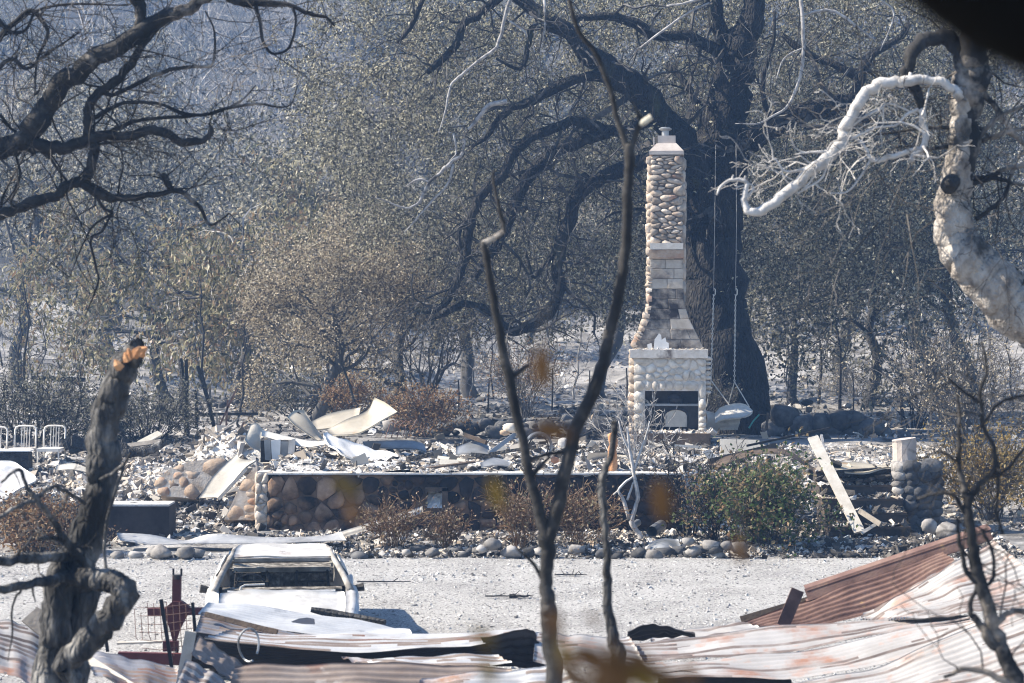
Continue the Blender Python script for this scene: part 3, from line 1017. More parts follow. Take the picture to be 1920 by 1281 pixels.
# ---- masonry blocks and slabs left of the wall
def slab_wall(name, label, pxpoly, Y, tilt, n, m, mm, thick=.35, seed=1):
    """A broken piece of stone wall whose front outline is pxpoly, leaning back by tilt."""
    g = np.random.default_rng(seed)
    c = np.mean(pxpoly, 0)
    U_ = np.array([1, 0, 0.0])
    V_ = np.array([0, math.sin(tilt), math.cos(tilt)])
    o0 = P(c[0], c[1], Y)
    q = [((a - c[0]) * Y / F, -(b - c[1]) * Y / F / math.cos(tilt)) for a, b in pxpoly]
    if sum(q[i][0] * q[(i + 1) % len(q)][1] - q[(i + 1) % len(q)][0] * q[i][1] for i in range(len(q))) < 0:
        q = q[::-1]
    f2 = frame(o0, U_, V_)
    ob = thing(name, label, 'wall fragment', tuple(o0))
    k = len(q)
    fv = [f2(a * .97, b * .97, 0) for a, b in q]
    bv = [f2(a, b, -thick) for a, b in q]
    mb = MB().add(fv + bv, [list(range(k)), list(range(k, 2 * k))[::-1]])
    mb.add([x for i in range(k) for x in (fv[i], bv[i], bv[(i + 1) % k], fv[(i + 1) % k])], np.arange(4 * k).reshape(-1, 4))
    mb.build('mortar', mm, ob)
    stones('stone', vcells(q, n, g, 2, 1.1), frame(o0 - np.cross(U_, V_) * .02, U_, V_), ob, m, .02, .004, g, .92)
    return ob


slab_wall('fallen_masonry', 'tilted slab of tan fieldstone masonry fallen in the rubble left of the wall', [(286, 905), (318, 878), (352, 866), (420, 856), (428, 868), (372, 936), (300, 930)], 38.2, .25, 13, M['tanstone'], M['endstone'], .4, 3)
slab_wall('broken_pier', 'broken orange-stained stone pier leaning against the end of the foundation wall', [(420, 975), (452, 905), (474, 878), (482, 872), (482, 975)], 36.35, .2, 9, M['tanstone'], M['endstone'], .4, 4)
# black concrete block wall at the left
a, b = P(206, 950, 35), P(317, 997, 35)
a[2], b[2] = a[2], b[2] - .1
mb = MB().box(((a[0] + b[0]) / 2 - .05, 35.35, (a[2] + b[2]) / 2), (b[0] - a[0] + .1, .7, a[2] - b[2]))
o = tag(mb.build('retaining_block', M['concrete']), 'soot-dark concrete block wall with ash on top beside the brown bush', 'low wall')
mb = MB().box(((a[0] + b[0]) / 2 - .05, 35.3, a[2] + .02), (b[0] - a[0] + .1, .64, .03)).build('ash_layer', M['ashbed'], o)

# ---- entrance steps at the right with their stone pillar
steps = thing('entrance_steps', 'charred timber and stone entrance steps littered with ash right of the green bush', 'steps', tuple(P(1640, 990, 36)))
sx0, sx1 = P(1540, 0, 36)[0], P(1690, 0, 36)[0]
zg = gzs(5.5, 35.5)
for k in range(5):
    z = zg + .19 * k
    y0 = 35.2 + .34 * k
    MB().box(((sx0 + sx1) / 2, y0 + .5, z + .06), (sx1 - sx0, 1.0, .15)).build('riser', M['sooty'], steps)
    MB().box(((sx0 + sx1) / 2, y0 + .17, z + .155), (sx1 - sx0 + .02, .36, .035)).build('tread', M['burntplank'], steps)
g2 = np.random.default_rng(18)
tag(scatter('step_ash', 700, lambda n: np.stack([g2.uniform(sx0, sx1, n), g2.uniform(35.3, 36.9, n)], 1), (.02, .14), M['rubble'], lambda x, y: zg + .17 + .19 * math.floor((y - 35.2) / .34), g2, .5, 'ash and splinters lying on the entrance steps'))
pil = thing('stone_pillar', 'dark round-stone pillar at the right side of the entrance steps', 'pillar', tuple(P(1722, 1000, 36)))
g = np.random.default_rng(31)
pz0, pz1 = P(0, 1000, 36)[2], P(0, 872, 36)[2]
pcx, phw = P(1722, 0, 36)[0], 36 / F * 36
MB().box((pcx, 36.32, (pz0 + pz1) / 2), (phw * 1.7, .55, pz1 - pz0)).build('pillar_core', M['sooty'], pil)
for k in range(9):
    for j in range(4):
        v, f = ROCKS[(k + j * 2) % 6]
        zq = pz0 + .06 + (pz1 - pz0) * (k + .2 * (j % 2)) / 9
        MB().add(v * np.array([.23, .24, .25]) * g.uniform(.8, 1.3) + np.array([pcx + phw * (-.85 + .56 * j) + g.uniform(-.03, .03), 36.08 + .05 * (j in (0, 3)), zq]), f).build('stone', M['rock'] if j == 0 else M['darkrock'], pil, smooth=True)
    for j in range(2):
        v, f = ROCKS[(k + j) % 6]
        MB().add(v * np.array([.2, .26, .24]) + np.array([pcx - phw * .9, 36.3 + .2 * j, pz0 + .06 + (pz1 - pz0) * k / 9]), f).build('stone', M['rock'], pil, smooth=True)


# ------------------------------------------------------------------ rocks along the drive and behind the house
def rock(px, py, wpx, hpx, Y, m, label, group, name='rock'):
    v, f = ROCKS[rnd.randrange(6)]
    a = rnd.uniform(0, 6.28)
    Rz = np.array([[math.cos(a), -math.sin(a), 0], [math.sin(a), math.cos(a), 0], [0, 0, 1]])
    s = Y / F
    v = v @ Rz.T
    v = v / (v.max(0) - v.min(0)) * np.array([wpx * s, wpx * s * rnd.uniform(.75, 1.1), hpx * s]) * rnd.uniform(.9, 1.08)
    c = P(px, py, Y)
    v = v + c - np.array([0, 0, v[:, 2].min() + hpx * s * .12])
    return tag(MB().add(v, f).build(name, m, smooth=True), label, 'rock', group)


LB = 'grey-brown river rock in the row edging the gravel drive'
px = 205
while px < 375:
    wd = rnd.uniform(20, 42)
    rock(px + wd / 2, 1048 + rnd.uniform(-6, 5), wd, wd * .62, 33.1, M['rock'], 'rounded rock edging the drive below the concrete block', 'rocks below the concrete block')
    px += wd * rnd.uniform(.8, 1.2)
rock(348, 1047, 36, 26, 32.9, M['rock'], 'rough dark boulder by the drive just behind the car', None)
rock(300, 1046, 52, 30, 33.0, M['rock'], 'broad flat-topped boulder edging the drive left of the car', None)
px = 655
while px < 1330:
    wd = rnd.uniform(16, 38)
    rock(px + wd / 2, 1046 + rnd.uniform(-10, 8), wd, wd * rnd.uniform(.55, .75), 33.2 + rnd.uniform(-.3, .5), M['rock'] if rnd.random() < .55 else M['darkrock'], LB, 'rocks edging the gravel drive')
    px += wd * rnd.uniform(.55, 1.0)
for a, b, w_ in ((924, 1030, 34), (905, 1036, 26), (957, 1046, 40), (1300, 1042, 36), (1332, 1032, 34), (1345, 1048, 30), (1385, 1036, 36), (1362, 1030, 26), (1290, 1022, 24)):
    rock(a, b, w_, w_ * .66, 33.0, M['rock'], LB, 'rocks edging the gravel drive')
rock(1742, 998, 32, 30, 34.4, M['rock'], 'smooth grey boulder at the foot of the dark stone pillar', None)
rock(1780, 1010, 44, 34, 34.0, M['rock'], 'pale round boulder right of the smooth grey one by the pillar', None)
LD = 'dark fire-blackened rock in the loose row behind the house'
for k in range(46):
    px = 730 + 440 * (k / 46) + rnd.uniform(-10, 10)
    wd = rnd.uniform(16, 44)
    rock(px, rnd.uniform(800, 826), wd, wd * .7, rnd.uniform(47.3, 48.6), M['darkrock'] if rnd.random() < .8 else M['rock'], LD, 'blackened rocks behind the house')
for a, b, w_, h_ in ((1470, 800, 56, 46), (1505, 812, 60, 44), (1540, 806, 52, 40), (1575, 806, 48, 40), (1622, 820, 70, 46), (1560, 818, 40, 30), (1602, 800, 40, 34), (1655, 822, 34, 24), (1690, 826, 40, 20), (1450, 820, 46, 40), (1485, 822, 40, 24), (1530, 826, 44, 26), (1590, 822, 30, 22), (1645, 808, 34, 26)):
    rock(a, b, w_, h_, 48.6, M['darkrock'], {1470: 'broad black boulder touching the foot of the great oak trunk', 1505: 'large black boulder second from the oak trunk in the heap', 1540: 'rounded black boulder in the middle of the heap by the oak', 1575: 'rounded black boulder just left of the widest one in the heap', 1622: 'widest black boulder near the right end of the heap by the oak', 1690: 'low flat dark rock ending the boulder heap on the right'}.get(a, 'smaller black boulder wedged among the large ones by the great oak'), 'boulders at the foot of the oak')
for k in range(26):
    rock(rnd.uniform(600, 1180) if k % 2 else rnd.uniform(1450, 1800), rnd.uniform(740, 790), rnd.uniform(12, 26), rnd.uniform(8, 15), 56, M['darkrock'] if k % 3 else M['rock'], 'small scattered stone on the burnt ground behind the house', 'scattered stones behind the house')
for k in range(34):
    rock(rnd.uniform(280, 470), rnd.uniform(755, 790), rnd.uniform(9, 22), rnd.uniform(7, 14), 57 - rnd.uniform(0, 4), M['darkrock'], 'dark stone in the bank behind the charred posts', 'stones in the bank behind the posts')


# ------------------------------------------------------------------ trees: grown kinds for the woods behind
def grow_tree(seed, H, r0, kind):
    """A tree of height H at the origin: meshes of trunk, twigs and leaves."""
    g = random.Random(seed)
    gn = np.random.default_rng(seed)
    tr = MB()
    out, tips = [], []
    bare = kind in ('bare', 'sapling')
    nt = 8
    path = [Vector((0, 0, -.4))]
    lean = Vector((g.gauss(0, .08), g.gauss(0, .08), 1))
    top = H * (.95 if kind == 'sapling' else .62)
    for i in range(1, nt + 1):
        path.append(path[-1] + Vector((g.gauss(0, .03) * H + lean.x * H / nt * .5, g.gauss(0, .03) * H + lean.y * H / nt * .5, (top + .4) / nt)))
    rad = [r0 * (1.35 if i == 0 else 1) * (1 - .72 * i / nt) for i in range(nt + 1)]
    tr.tube(np.array([tuple(p) for p in path]), rad, 8, .3, seed * .7)
    lv = 1 if kind == 'sapling' else 2
    nl = dict(bare=17, leafy=15, droopy=15, round=20, sapling=7)[kind]
    for k in range(nl):
        t = g.uniform(dict(round=.26, droopy=.40, leafy=.46).get(kind, .32), 1)
        i = min(nt - 1, int(t * nt))
        p = path[i].lerp(path[i + 1], t * nt - i)
        a = k * 2.4 + g.uniform(-.4, .4)
        upk = dict(bare=1.1, leafy=.55, droopy=.35, round=.45, sapling=1.0)[kind]
        d = Vector((math.cos(a), math.sin(a), upk * g.uniform(.6, 1.4)))
        L = H * (.36 - .12 * t) * g.uniform(.8, 1.25) * (.55 if kind == 'sapling' else 1)
        grow(p, d, L, rad[i] * .48, lv, out, tips, g, .22 if bare else .26, .08 if kind == 'droopy' else 0, (2, 4) if not bare else (2, 3), 4, .58, .8)
    thick = [o for o in out if o[2] > .03]
    thin = [o for o in out if o[2] <= .03]
    put_segs(tr, thick)
    tw = MB()
    put_segs(tw, [(a, b, max(c, .008), max(d, .006)) for a, b, c, d in thin])
    lf_ = None
    if not bare:
        per = dict(leafy=26, droopy=24, round=58)[kind]
        T = np.array([tuple(t[0]) for t in tips])
        D = np.array([tuple(t[1]) for t in tips])
        C = np.repeat(T, per, 0)
        sp = H * .035
        C = C + gn.normal(size=C.shape) * sp
        keep = gn.uniform(size=len(C)) < .95
        C = C[keep]
        L, W = dict(leafy=(.13, .07), droopy=(.24, .075), round=(.085, .05))[kind]
        lf_ = MB().leaves(C, L, W, gn, 1.4 if kind == 'droopy' else .25)
    return tr, tw, lf_


LOCAL0 = np.zeros(3)


def tree_proto(name, seed, H, r0, kind, tm, wm_, lm):
    tr, tw, lf_ = grow_tree(seed, H, r0, kind)
    root = thing(name, None, None, (0, 0, 0), local=True)
    tr.build('trunk', tm, root, smooth=True)
    if tw.v:
        tw.build('twigs', wm_, root)['kind'] = 'stuff'
    if lf_:
        lf_.build('crown', lm, root)
    index_kids(root)
    root['_h'] = H
    return root


PRO = dict(
    leafyA=tree_proto('scorched_tree', 3, 9, .22, 'leafy', M['fartrunk'], M['twig'], M['farleaf']),
    leafyB=tree_proto('scorched_tree', 4, 8, .2, 'leafy', M['fartrunk'], M['twig'], M['farleaf']),
    roundA=tree_proto('round_tree', 5, 6, .2, 'round', M['fartrunk'], M['twig'], M['scorched']),
    bareA=tree_proto('bare_tree', 6, 9, .17, 'bare', M['twigpale'], M['twigpale'], None),
    bareB=tree_proto('bare_tree', 7, 8, .14, 'bare', M['fartrunk'], M['twigpale'], None),
    bay=tree_proto('bay_tree', 8, 7, .2, 'droopy', M['fartrunk'], M['twigpale'], M['bayleaf']),
    dark=tree_proto('dark_tree', 9, 7, .18, 'leafy', M['char'], M['twigdark'], M['darkleaf']),
    sapA=tree_proto('burnt_sapling', 10, 3.2, .035, 'sapling', M['twig'], M['twig'], None),
    sapB=tree_proto('burnt_sapling', 12, 2.4, .03, 'sapling', M['twigpale'], M['twigpale'], None),
    sapC=tree_proto('burnt_sapling', 13, 3.8, .05, 'sapling', M['twigdark'], M['twigdark'], None),
)
USED = set()


def plant(key, x, Y, sc, label, cat, group=None, rz=None, z=None):
    p = PRO[key]
    loc = (x, Y, (gzs(x, Y) if z is None else z))
    rot = (0, 0, rnd.uniform(0, 6.28) if rz is None else rz)
    if key in USED:
        o = clone(p, loc, rot, sc)
    else:
        USED.add(key)
        o = p
        o.location, o.rotation_euler, o.scale = loc, rot, (sc,) * 3
    if '_h' in o:
        del o['_h']
    return tag(o, label, cat, group)


def plantpx(key, px, Y, hpx, label, cat, group=None, rz=None):
    """Plant at image column px so that the tree is hpx pixels tall."""
    return plant(key, (px - 960) * Y / F, Y, hpx * Y / F / PRO_H[key], label, cat, group, rz)


PRO_H = {k: v['_h'] for k, v in PRO.items()}
# the wooded hillside: rows of burnt trees climbing out of the frame
G_H = 'burnt trees on the hillside'
for row, (Y, n) in enumerate(((92, 10), (104, 11), (118, 12), (134, 12), (150, 12), (168, 12), (188, 12))):
    hw = Y * 0.235
    for k in range(n):
        x = -hw + 2 * hw * (k + .5) / n + rnd.uniform(-.35, .35) * 2 * hw / n
        px = 960 + x / Y * F
        key = rnd.choice(['leafyA', 'leafyB', 'roundA', 'leafyB', 'bareA', 'bareB'])
        if 200 < px < 600:
            key = rnd.choice(['bareA', 'bareB', 'bareA', 'bareB', 'leafyB'])
        lab = {'l': 'grey-olive scorched leafy tree on the hazy hillside', 'r': 'dense rounded scorched tree on the hazy hillside', 'b': 'bare pale-twigged burnt tree on the hazy hillside'}[key[0]]
        plant(key, x, Y + rnd.uniform(-4, 4), rnd.uniform(.85, 1.3), lab, 'tree', G_H + (' still in leaf' if key[0] == 'l' else ' with round crowns' if key[0] == 'r' else ' without leaves'))
for k in range(26):
    Y = rnd.uniform(103, 175)
    px = rnd.uniform(170, 640)
    plant(rnd.choice(['bareA', 'bareB']), (px - 960) * Y / F, Y, rnd.uniform(.8, 1.2), 'bare pale-twigged burnt tree on the hazy hillside', 'tree', G_H + ' without leaves')
# nearer trees one can tell apart
plantpx('bareA', 425, 108, 560, 'tall bare white-twigged tree rising in the blue gap behind the left oak limbs', 'tree', None, .4)
plantpx('bareB', 520, 100, 520, 'second bare pale tree right of the tall one in the blue gap', 'tree', None, 1.4)
plantpx('bareA', 318, 98, 470, 'bare pale tree left of the tall one in the blue gap', 'tree', None, 2.4)
plantpx('leafyA', 60, 74, 640, 'large grey scorched tree at the far left edge behind the metal chairs', 'tree', None, 1.0)
plantpx('leafyB', 215, 80, 590, 'grey-green scorched tree behind the broken snag top', 'tree', None, 2.0)
plantpx('bay', 430, 62, 520, 'drooping bay tree with pale hanging leaves left of the round tan tree', 'tree', None, .3)
plantpx('bay', 330, 66, 430, 'smaller drooping tree with a straight blue-black trunk behind the charred posts', 'tree', None, 1.9)
plantpx('roundA', 570, 54, 400, 'rounded tan scorched tree with small dense leaves behind the house debris', 'tree', None, .8)
plantpx('roundA', 700, 58, 440, 'tan scorched tree with dense small leaves right of the rounded one', 'tree', None, 2.2)
plantpx('leafyB', 640, 70, 620, 'tall thin-leaved tree behind the two tan rounded trees', 'tree', None, 3.2)
plantpx('dark', 1620, 60, 520, 'dark-leaved tree with a thin trunk behind the boulder heap', 'tree', None, .2)
plantpx('dark', 1500, 66, 430, 'dark drooping tree directly right of the great oak trunk', 'tree', None, 1.2)
plantpx('leafyA', 1830, 56, 640, 'large grey leafy tree at the right edge behind the white trunk', 'tree', None, 2.0)
plantpx('leafyB', 1740, 68, 620, 'grey leafy tree between the dark tree and the right edge', 'tree', None, 4.0)
plantpx('leafyA', 1560, 76, 700, 'tall grey leafy tree rising behind the great oak limb', 'tree', None, 5.0)
plantpx('leafyB', 1130, 72, 560, 'grey leafy tree seen between the drooping oak limbs', 'tree', None, .6)
plantpx('leafyA', 900, 76, 640, 'tall grey leafy tree left of the drooping oak limbs', 'tree', None, 1.6)
# thin burnt saplings standing all over the ground behind
for k in range(64):
    Y = rnd.uniform(55, 92)
    px = rnd.uniform(-20, 560) if k < 34 else rnd.uniform(600, 1180) if k < 46 else rnd.uniform(1440, 1900)
    key = rnd.choice(['sapA', 'sapB', 'sapC', 'sapA', 'sapB'])
    plantpx(key, px, Y, rnd.uniform(120, 260) * 62 / Y, {'A': 'thin leafless grey sapling on the burnt ground behind', 'B': 'thin pale leafless sapling on the burnt ground behind', 'C': 'thin black leafless sapling on the burnt ground behind'}[key[-1]], 'sapling', {'A': 'grey burnt saplings', 'B': 'pale burnt saplings', 'C': 'black burnt saplings'}[key[-1]])
for px, h in ((150, 190), (455, 210), (640, 130), (1690, 180)):
    plantpx('sapC', px, 52, h, {150: 'slender black sapling left of the snag top', 455: 'thin black sapling between the charred posts and the tan tree', 640: 'slanting black sapling right of the tan tree trunk', 1690: 'thin straight black sapling right of the boulder heap'}[px], 'sapling')
for k in list(PRO):
    if '_h' in PRO[k]:
        del PRO[k]['_h']

# ------------------------------------------------------------------ the great oak
YO = 50
oak = thing('great_oak', 'huge dark oak with arching burnt limbs standing behind the stone chimney', 'tree', tuple(P(1370, 800, YO)))
tr = MB()
L = []
for rows, sd in (
    ([(1372, 850, 190), (1375, 800, 170), (1362, 740, 150), (1348, 640, 128), (1340, 520, 112), (1340, 420, 108), (1346, 330, 112), (1352, 270, 96), (1362, 200, 76), (1376, 130, 70), (1385, 80, 58), (1408, 40, 46), (1415, -30, 40)], 14),
    ([(1330, 430, 92, -.2), (1312, 360, 84, -.3), (1292, 290, 66, -.5), (1250, 232, 52, -.6), (1210, 180, 50, -.8), (1170, 150, 52, -1), (1120, 110, 42, -1.2), (1070, 65, 32, -1.3), (1020, 30, 28, -1.3), (980, 5, 24, -1.2), (940, -30, 20, -1)], 11),
    ([(1368, 130, 44), (1352, 70, 38), (1342, 20, 34), (1335, -40, 30)], 9),
    ([(1180, 152, 30, -1), (1130, 140, 26, -1.2), (1080, 150, 23, -1.4), (1030, 170, 24, -1.5), (985, 195, 20, -1.6), (955, 205, 16, -1.6), (925, 235, 14, -1.7), (915, 255, 12, -1.7), (885, 275, 8, -1.7)], 8),
    ([(1215, 225, 34, -.7), (1170, 240, 28, -.9), (1130, 245, 26, -1.1), (1080, 226, 23, -1.3), (1040, 240, 22, -1.5), (990, 262, 22, -1.7), (958, 292, 22, -1.8), (943, 330, 22, -1.9), (910, 355, 22, -2), (890, 390, 22, -2), (880, 430, 21, -2), (872, 480, 20, -2), (855, 530, 18, -2), (835, 568, 15, -2), (805, 585, 12, -2), (775, 578, 8, -2)], 8),
    ([(1140, 247, 28, -1.1), (1075, 270, 28, -1.2), (1030, 292, 28, -1.3), (992, 330, 28, -1.4), (970, 372, 26, -1.5), (950, 420, 25, -1.5), (930, 460, 24, -1.5), (910, 490, 22, -1.5), (890, 520, 16, -1.5)], 8),
    ([(1285, 285, 44, -.5), (1225, 300, 36, -.8), (1160, 320, 33, -1.2), (1110, 345, 32, -1.4), (1080, 370, 31, -1.5), (1070, 410, 30, -1.6), (1052, 450, 29, -1.7), (1045, 500, 27, -1.7), (1048, 540, 28, -1.7), (1040, 572, 28, -1.7), (1010, 602, 26, -1.7), (970, 620, 25, -1.8), (945, 612, 20, -1.9), (915, 582, 18, -1.9), (870, 570, 17, -1.9), (840, 585, 13, -1.9), (805, 600, 8, -1.9)], 9),
    ([(1375, 110, 30), (1290, 70, 25, -.3), (1230, 65, 24, -.5), (1180, 40, 23, -.6), (1130, 30, 18, -.7), (1075, 36, 14, -.8)], 8),
    ([(950, -20, 22, -1.2), (905, 25, 20, -1.3), (870, 45, 18, -1.4), (856, 85, 18, -1.5), (836, 105, 16, -1.5), (800, 136, 13, -1.6)], 8),
    ([(1060, 62, 20, -1.3), (1000, 52, 15, -1.3), (990, 92, 12, -1.4), (975, 130, 9, -1.5), (930, 110, 5, -1.5)], 7),
    ([(800, -15, 9, -1.5), (770, 50, 12, -1.5), (745, 80, 9, -1.5)], 6),
    ([(1350, 285, 66), (1400, 266, 54, -.3), (1440, 240, 50, -.6), (1490, 216, 47, -.8), (1540, 202, 42, -1), (1588, 192, 36, -1.1), (1610, 165, 24, -1.1), (1620, 122, 22, -1.1), (1645, 96, 18, -1.1), (1682, 75, 15, -1), (1705, 45, 11, -1)], 10),
    ([(1580, 195, 32, -1.1), (1620, 222, 20, -1.2), (1660, 235, 12, -1.3), (1700, 270, 7, -1.4)], 7),
    ([(1612, 150, 20, -1.1), (1565, 121, 18, -1.1), (1530, 110, 16, -1), (1490, 85, 15, -.9), (1468, 66, 11, -.8)], 7),
    ([(1456, 236, 15, -.7), (1434, 195, 12, -1), (1432, 140, 10, -1.1), (1450, 80, 8, -1.2), (1452, 20, 6, -1.2)], 6),
    ([(1340, 240, 26), (1310, 200, 18, .3), (1290, 160, 15, .5), (1250, 120, 12, .7)], 7),
    ([(1046, 466, 15, -1.7), (1020, 500, 11, -1.7), (1000, 520, 8, -1.7), (985, 470, 6, -1.7)], 6),
    ([(1112, 345, 18, -1.4), (1090, 330, 12, -1.4), (1075, 390, 9, -1.5), (1070, 440, 6, -1.5)], 6),
    ([(885, 400, 12, -2), (860, 440, 10, -2), (868, 520, 8, -2), (800, 560, 5, -2)], 6),
    ([(1445, 830, 30, -.2), (1425, 770, 60, -.1), (1405, 700, 60), (1385, 620, 50), (1372, 540, 30)], 9),
    ([(1310, 840, 26), (1330, 770, 50), (1330, 700, 60), (1330, 600, 50)], 9),
):
    limb(tr, rows, YO, sd, k=1.0 if sd > 10 else .84)
    L.append(rows)
tr.build('trunk', M['oakbark'], oak, smooth=True)
for rows in (
    [(958, -10, 11), (946, 40, 10), (936, 75, 10), (925, 95, 10), (890, 120, 9), (860, 146, 9), (845, 162, 8), (838, 195, 7), (830, 226, 5), (822, 250, 3)],
    [(950, 190, 15), (915, 200, 14), (895, 225, 12), (878, 243, 9)],
    [(870, 262, 9), (866, 290, 10), (845, 303, 12), (830, 320, 12), (805, 342, 10), (794, 362, 9), (783, 382, 8), (760, 390, 6), (722, 376, 4), (698, 370, 2)],
    [(850, 308, 9), (840, 345, 7), (810, 377, 6), (780, 412, 5), (758, 436, 3)],
    [(805, 342, 7), (785, 336, 6), (760, 350, 3)],
    [(850, 250, 7), (856, 285, 5), (845, 302, 6)],
    [(955, 40, 6), (985, 60, 6), (985, 75, 3)],
    [(1020, 0, 8), (1022, 40, 6), (1018, 75, 4)],
    [(1250, 12, 6), (1290, 5, 8), (1340, -10, 8)],
    [(1200, 90, 5), (1250, 52, 7), (1290, 25, 6), (1330, 5, 5)],
    [(1501, -10, 12), (1504, 60, 11), (1506, 100, 10), (1499, 150, 9), (1480, 196, 8), (1452, 216, 7), (1420, 232, 6), (1378, 232, 3)],
    [(1504, 30, 6), (1540, 20, 9), (1570, 25, 9), (1600, 45, 6), (1640, 75, 4)],
    [(1506, 90, 5), (1470, 110, 5), (1455, 150, 3)],
    [(1640, -10, 5), (1675, 20, 6), (1670, 50, 4), (1650, 95, 3)],
):
    wb = MB()
    limb(wb, [(a, b, c, -2.3) for a, b, c in rows], YO, 6, .15, 4, .4, .68)
    wb.build('dead_branch', M['deadgrey'], oak, smooth=True)
# twigs and leaf sprays through the crown
gA = np.random.default_rng(77)
gB = random.Random(77)
out, tips = [], []
for rows in L[1:19]:
    pts, r = pxpath(rows, YO, 3)
    for i in range(2, len(pts), 3):
        for q_ in range(3):
            d = Vector((gB.gauss(-.2, .7), gB.gauss(-.3, .6), gB.gauss(-.2, .6)))
            grow(Vector(pts[i]), d, gB.uniform(.6, 1.6), max(.014, r[i] * (.34 if q_ == 0 else .2)), 2 if q_ == 0 else 1, out, tips, gB, .38, .08, (1, 3), 4, .6, .8)


def oakdens(px, py):
    d = 1.0
    if px < 640:
        d *= max(0, (px - 520) / 120) * (1 if py < 330 else .5)
    if px < 760 and py < 90:
        d *= .45
    lim = 640 if px < 1300 else 600
    if py > lim - 130:
        d *= max(0, (lim - py) / 130)
    if 560 < px < 800 and py > 330:
        d *= max(.0, 1 - (py - 330) / 220)
    if px > 1420 and py > 330:
        d *= .75
    return d


spray = []
while len(spray) < 8600:
    px, py = gB.uniform(530, 1900), gB.uniform(-90, 640)
    dd = oakdens(px, py)
    if gB.random() > dd or nz(px * .012, py * .016, 3) < -.34 + .1 * gB.random():
        continue
    dy = gB.uniform(2.2, 8.6) if gB.random() < .98 else gB.uniform(-2.6, .6)
    p = Vector(P(px, py, YO + dy))
    spray.append((p, dy))
C = []
for p, dy in spray:
    d = Vector((gB.gauss(-.25, .5), gB.gauss(0, .4), gB.gauss(-.6, .45))).normalized()
    Ls = gB.uniform(.35, .95)
    q = p
    for i in range(3):
        d = (d + Vector((gB.gauss(0, .22), gB.gauss(0, .22), gB.gauss(-.08, .2)))).normalized()
        q2 = q + d * Ls / 3
        out.append((q, q2, .008 - .002 * i, .006 - .001 * i))
        for _ in range(7 if dy > .5 else 2):
            C.append(tuple(q.lerp(q2, gB.random()) + Vector((gB.gauss(0, .09), gB.gauss(0, .09), gB.gauss(0, .08)))))
        q = q2
tw = MB()
put_segs(tw, [(a, b, max(c, .005), max(d, .004)) for a, b, c, d in out])
tw.build('twigs', M['twigmix'], oak)['kind'] = 'stuff'
MB().leaves(np.array(C), .085, .05, gA, .3).build('crown', M['oakleaf'], oak)


# ------------------------------------------------------------------ nearer trees traced limb by limb
def twigs_from(rowsets, Y, g, out, tips, every=3, L=(.3, .9), rk=.3, lev=2, mn=.004, bias=(0, 0, 0), drp=.0, gnn=.32, prob=1.0):
    for rows in rowsets:
        pts, r = pxpath(rows, Y, 3)
        for i in range(1, len(pts), every):
            if g.random() > prob:
                continue
            d = Vector((g.gauss(bias[0], .7), g.gauss(bias[1], .35), g.gauss(bias[2], .7)))
            grow(Vector(pts[i]), d, g.uniform(*L), max(mn * 1.8, r[i] * rk), lev, out, tips, g, gnn, drp, (1, 3), 4, .62, .8)


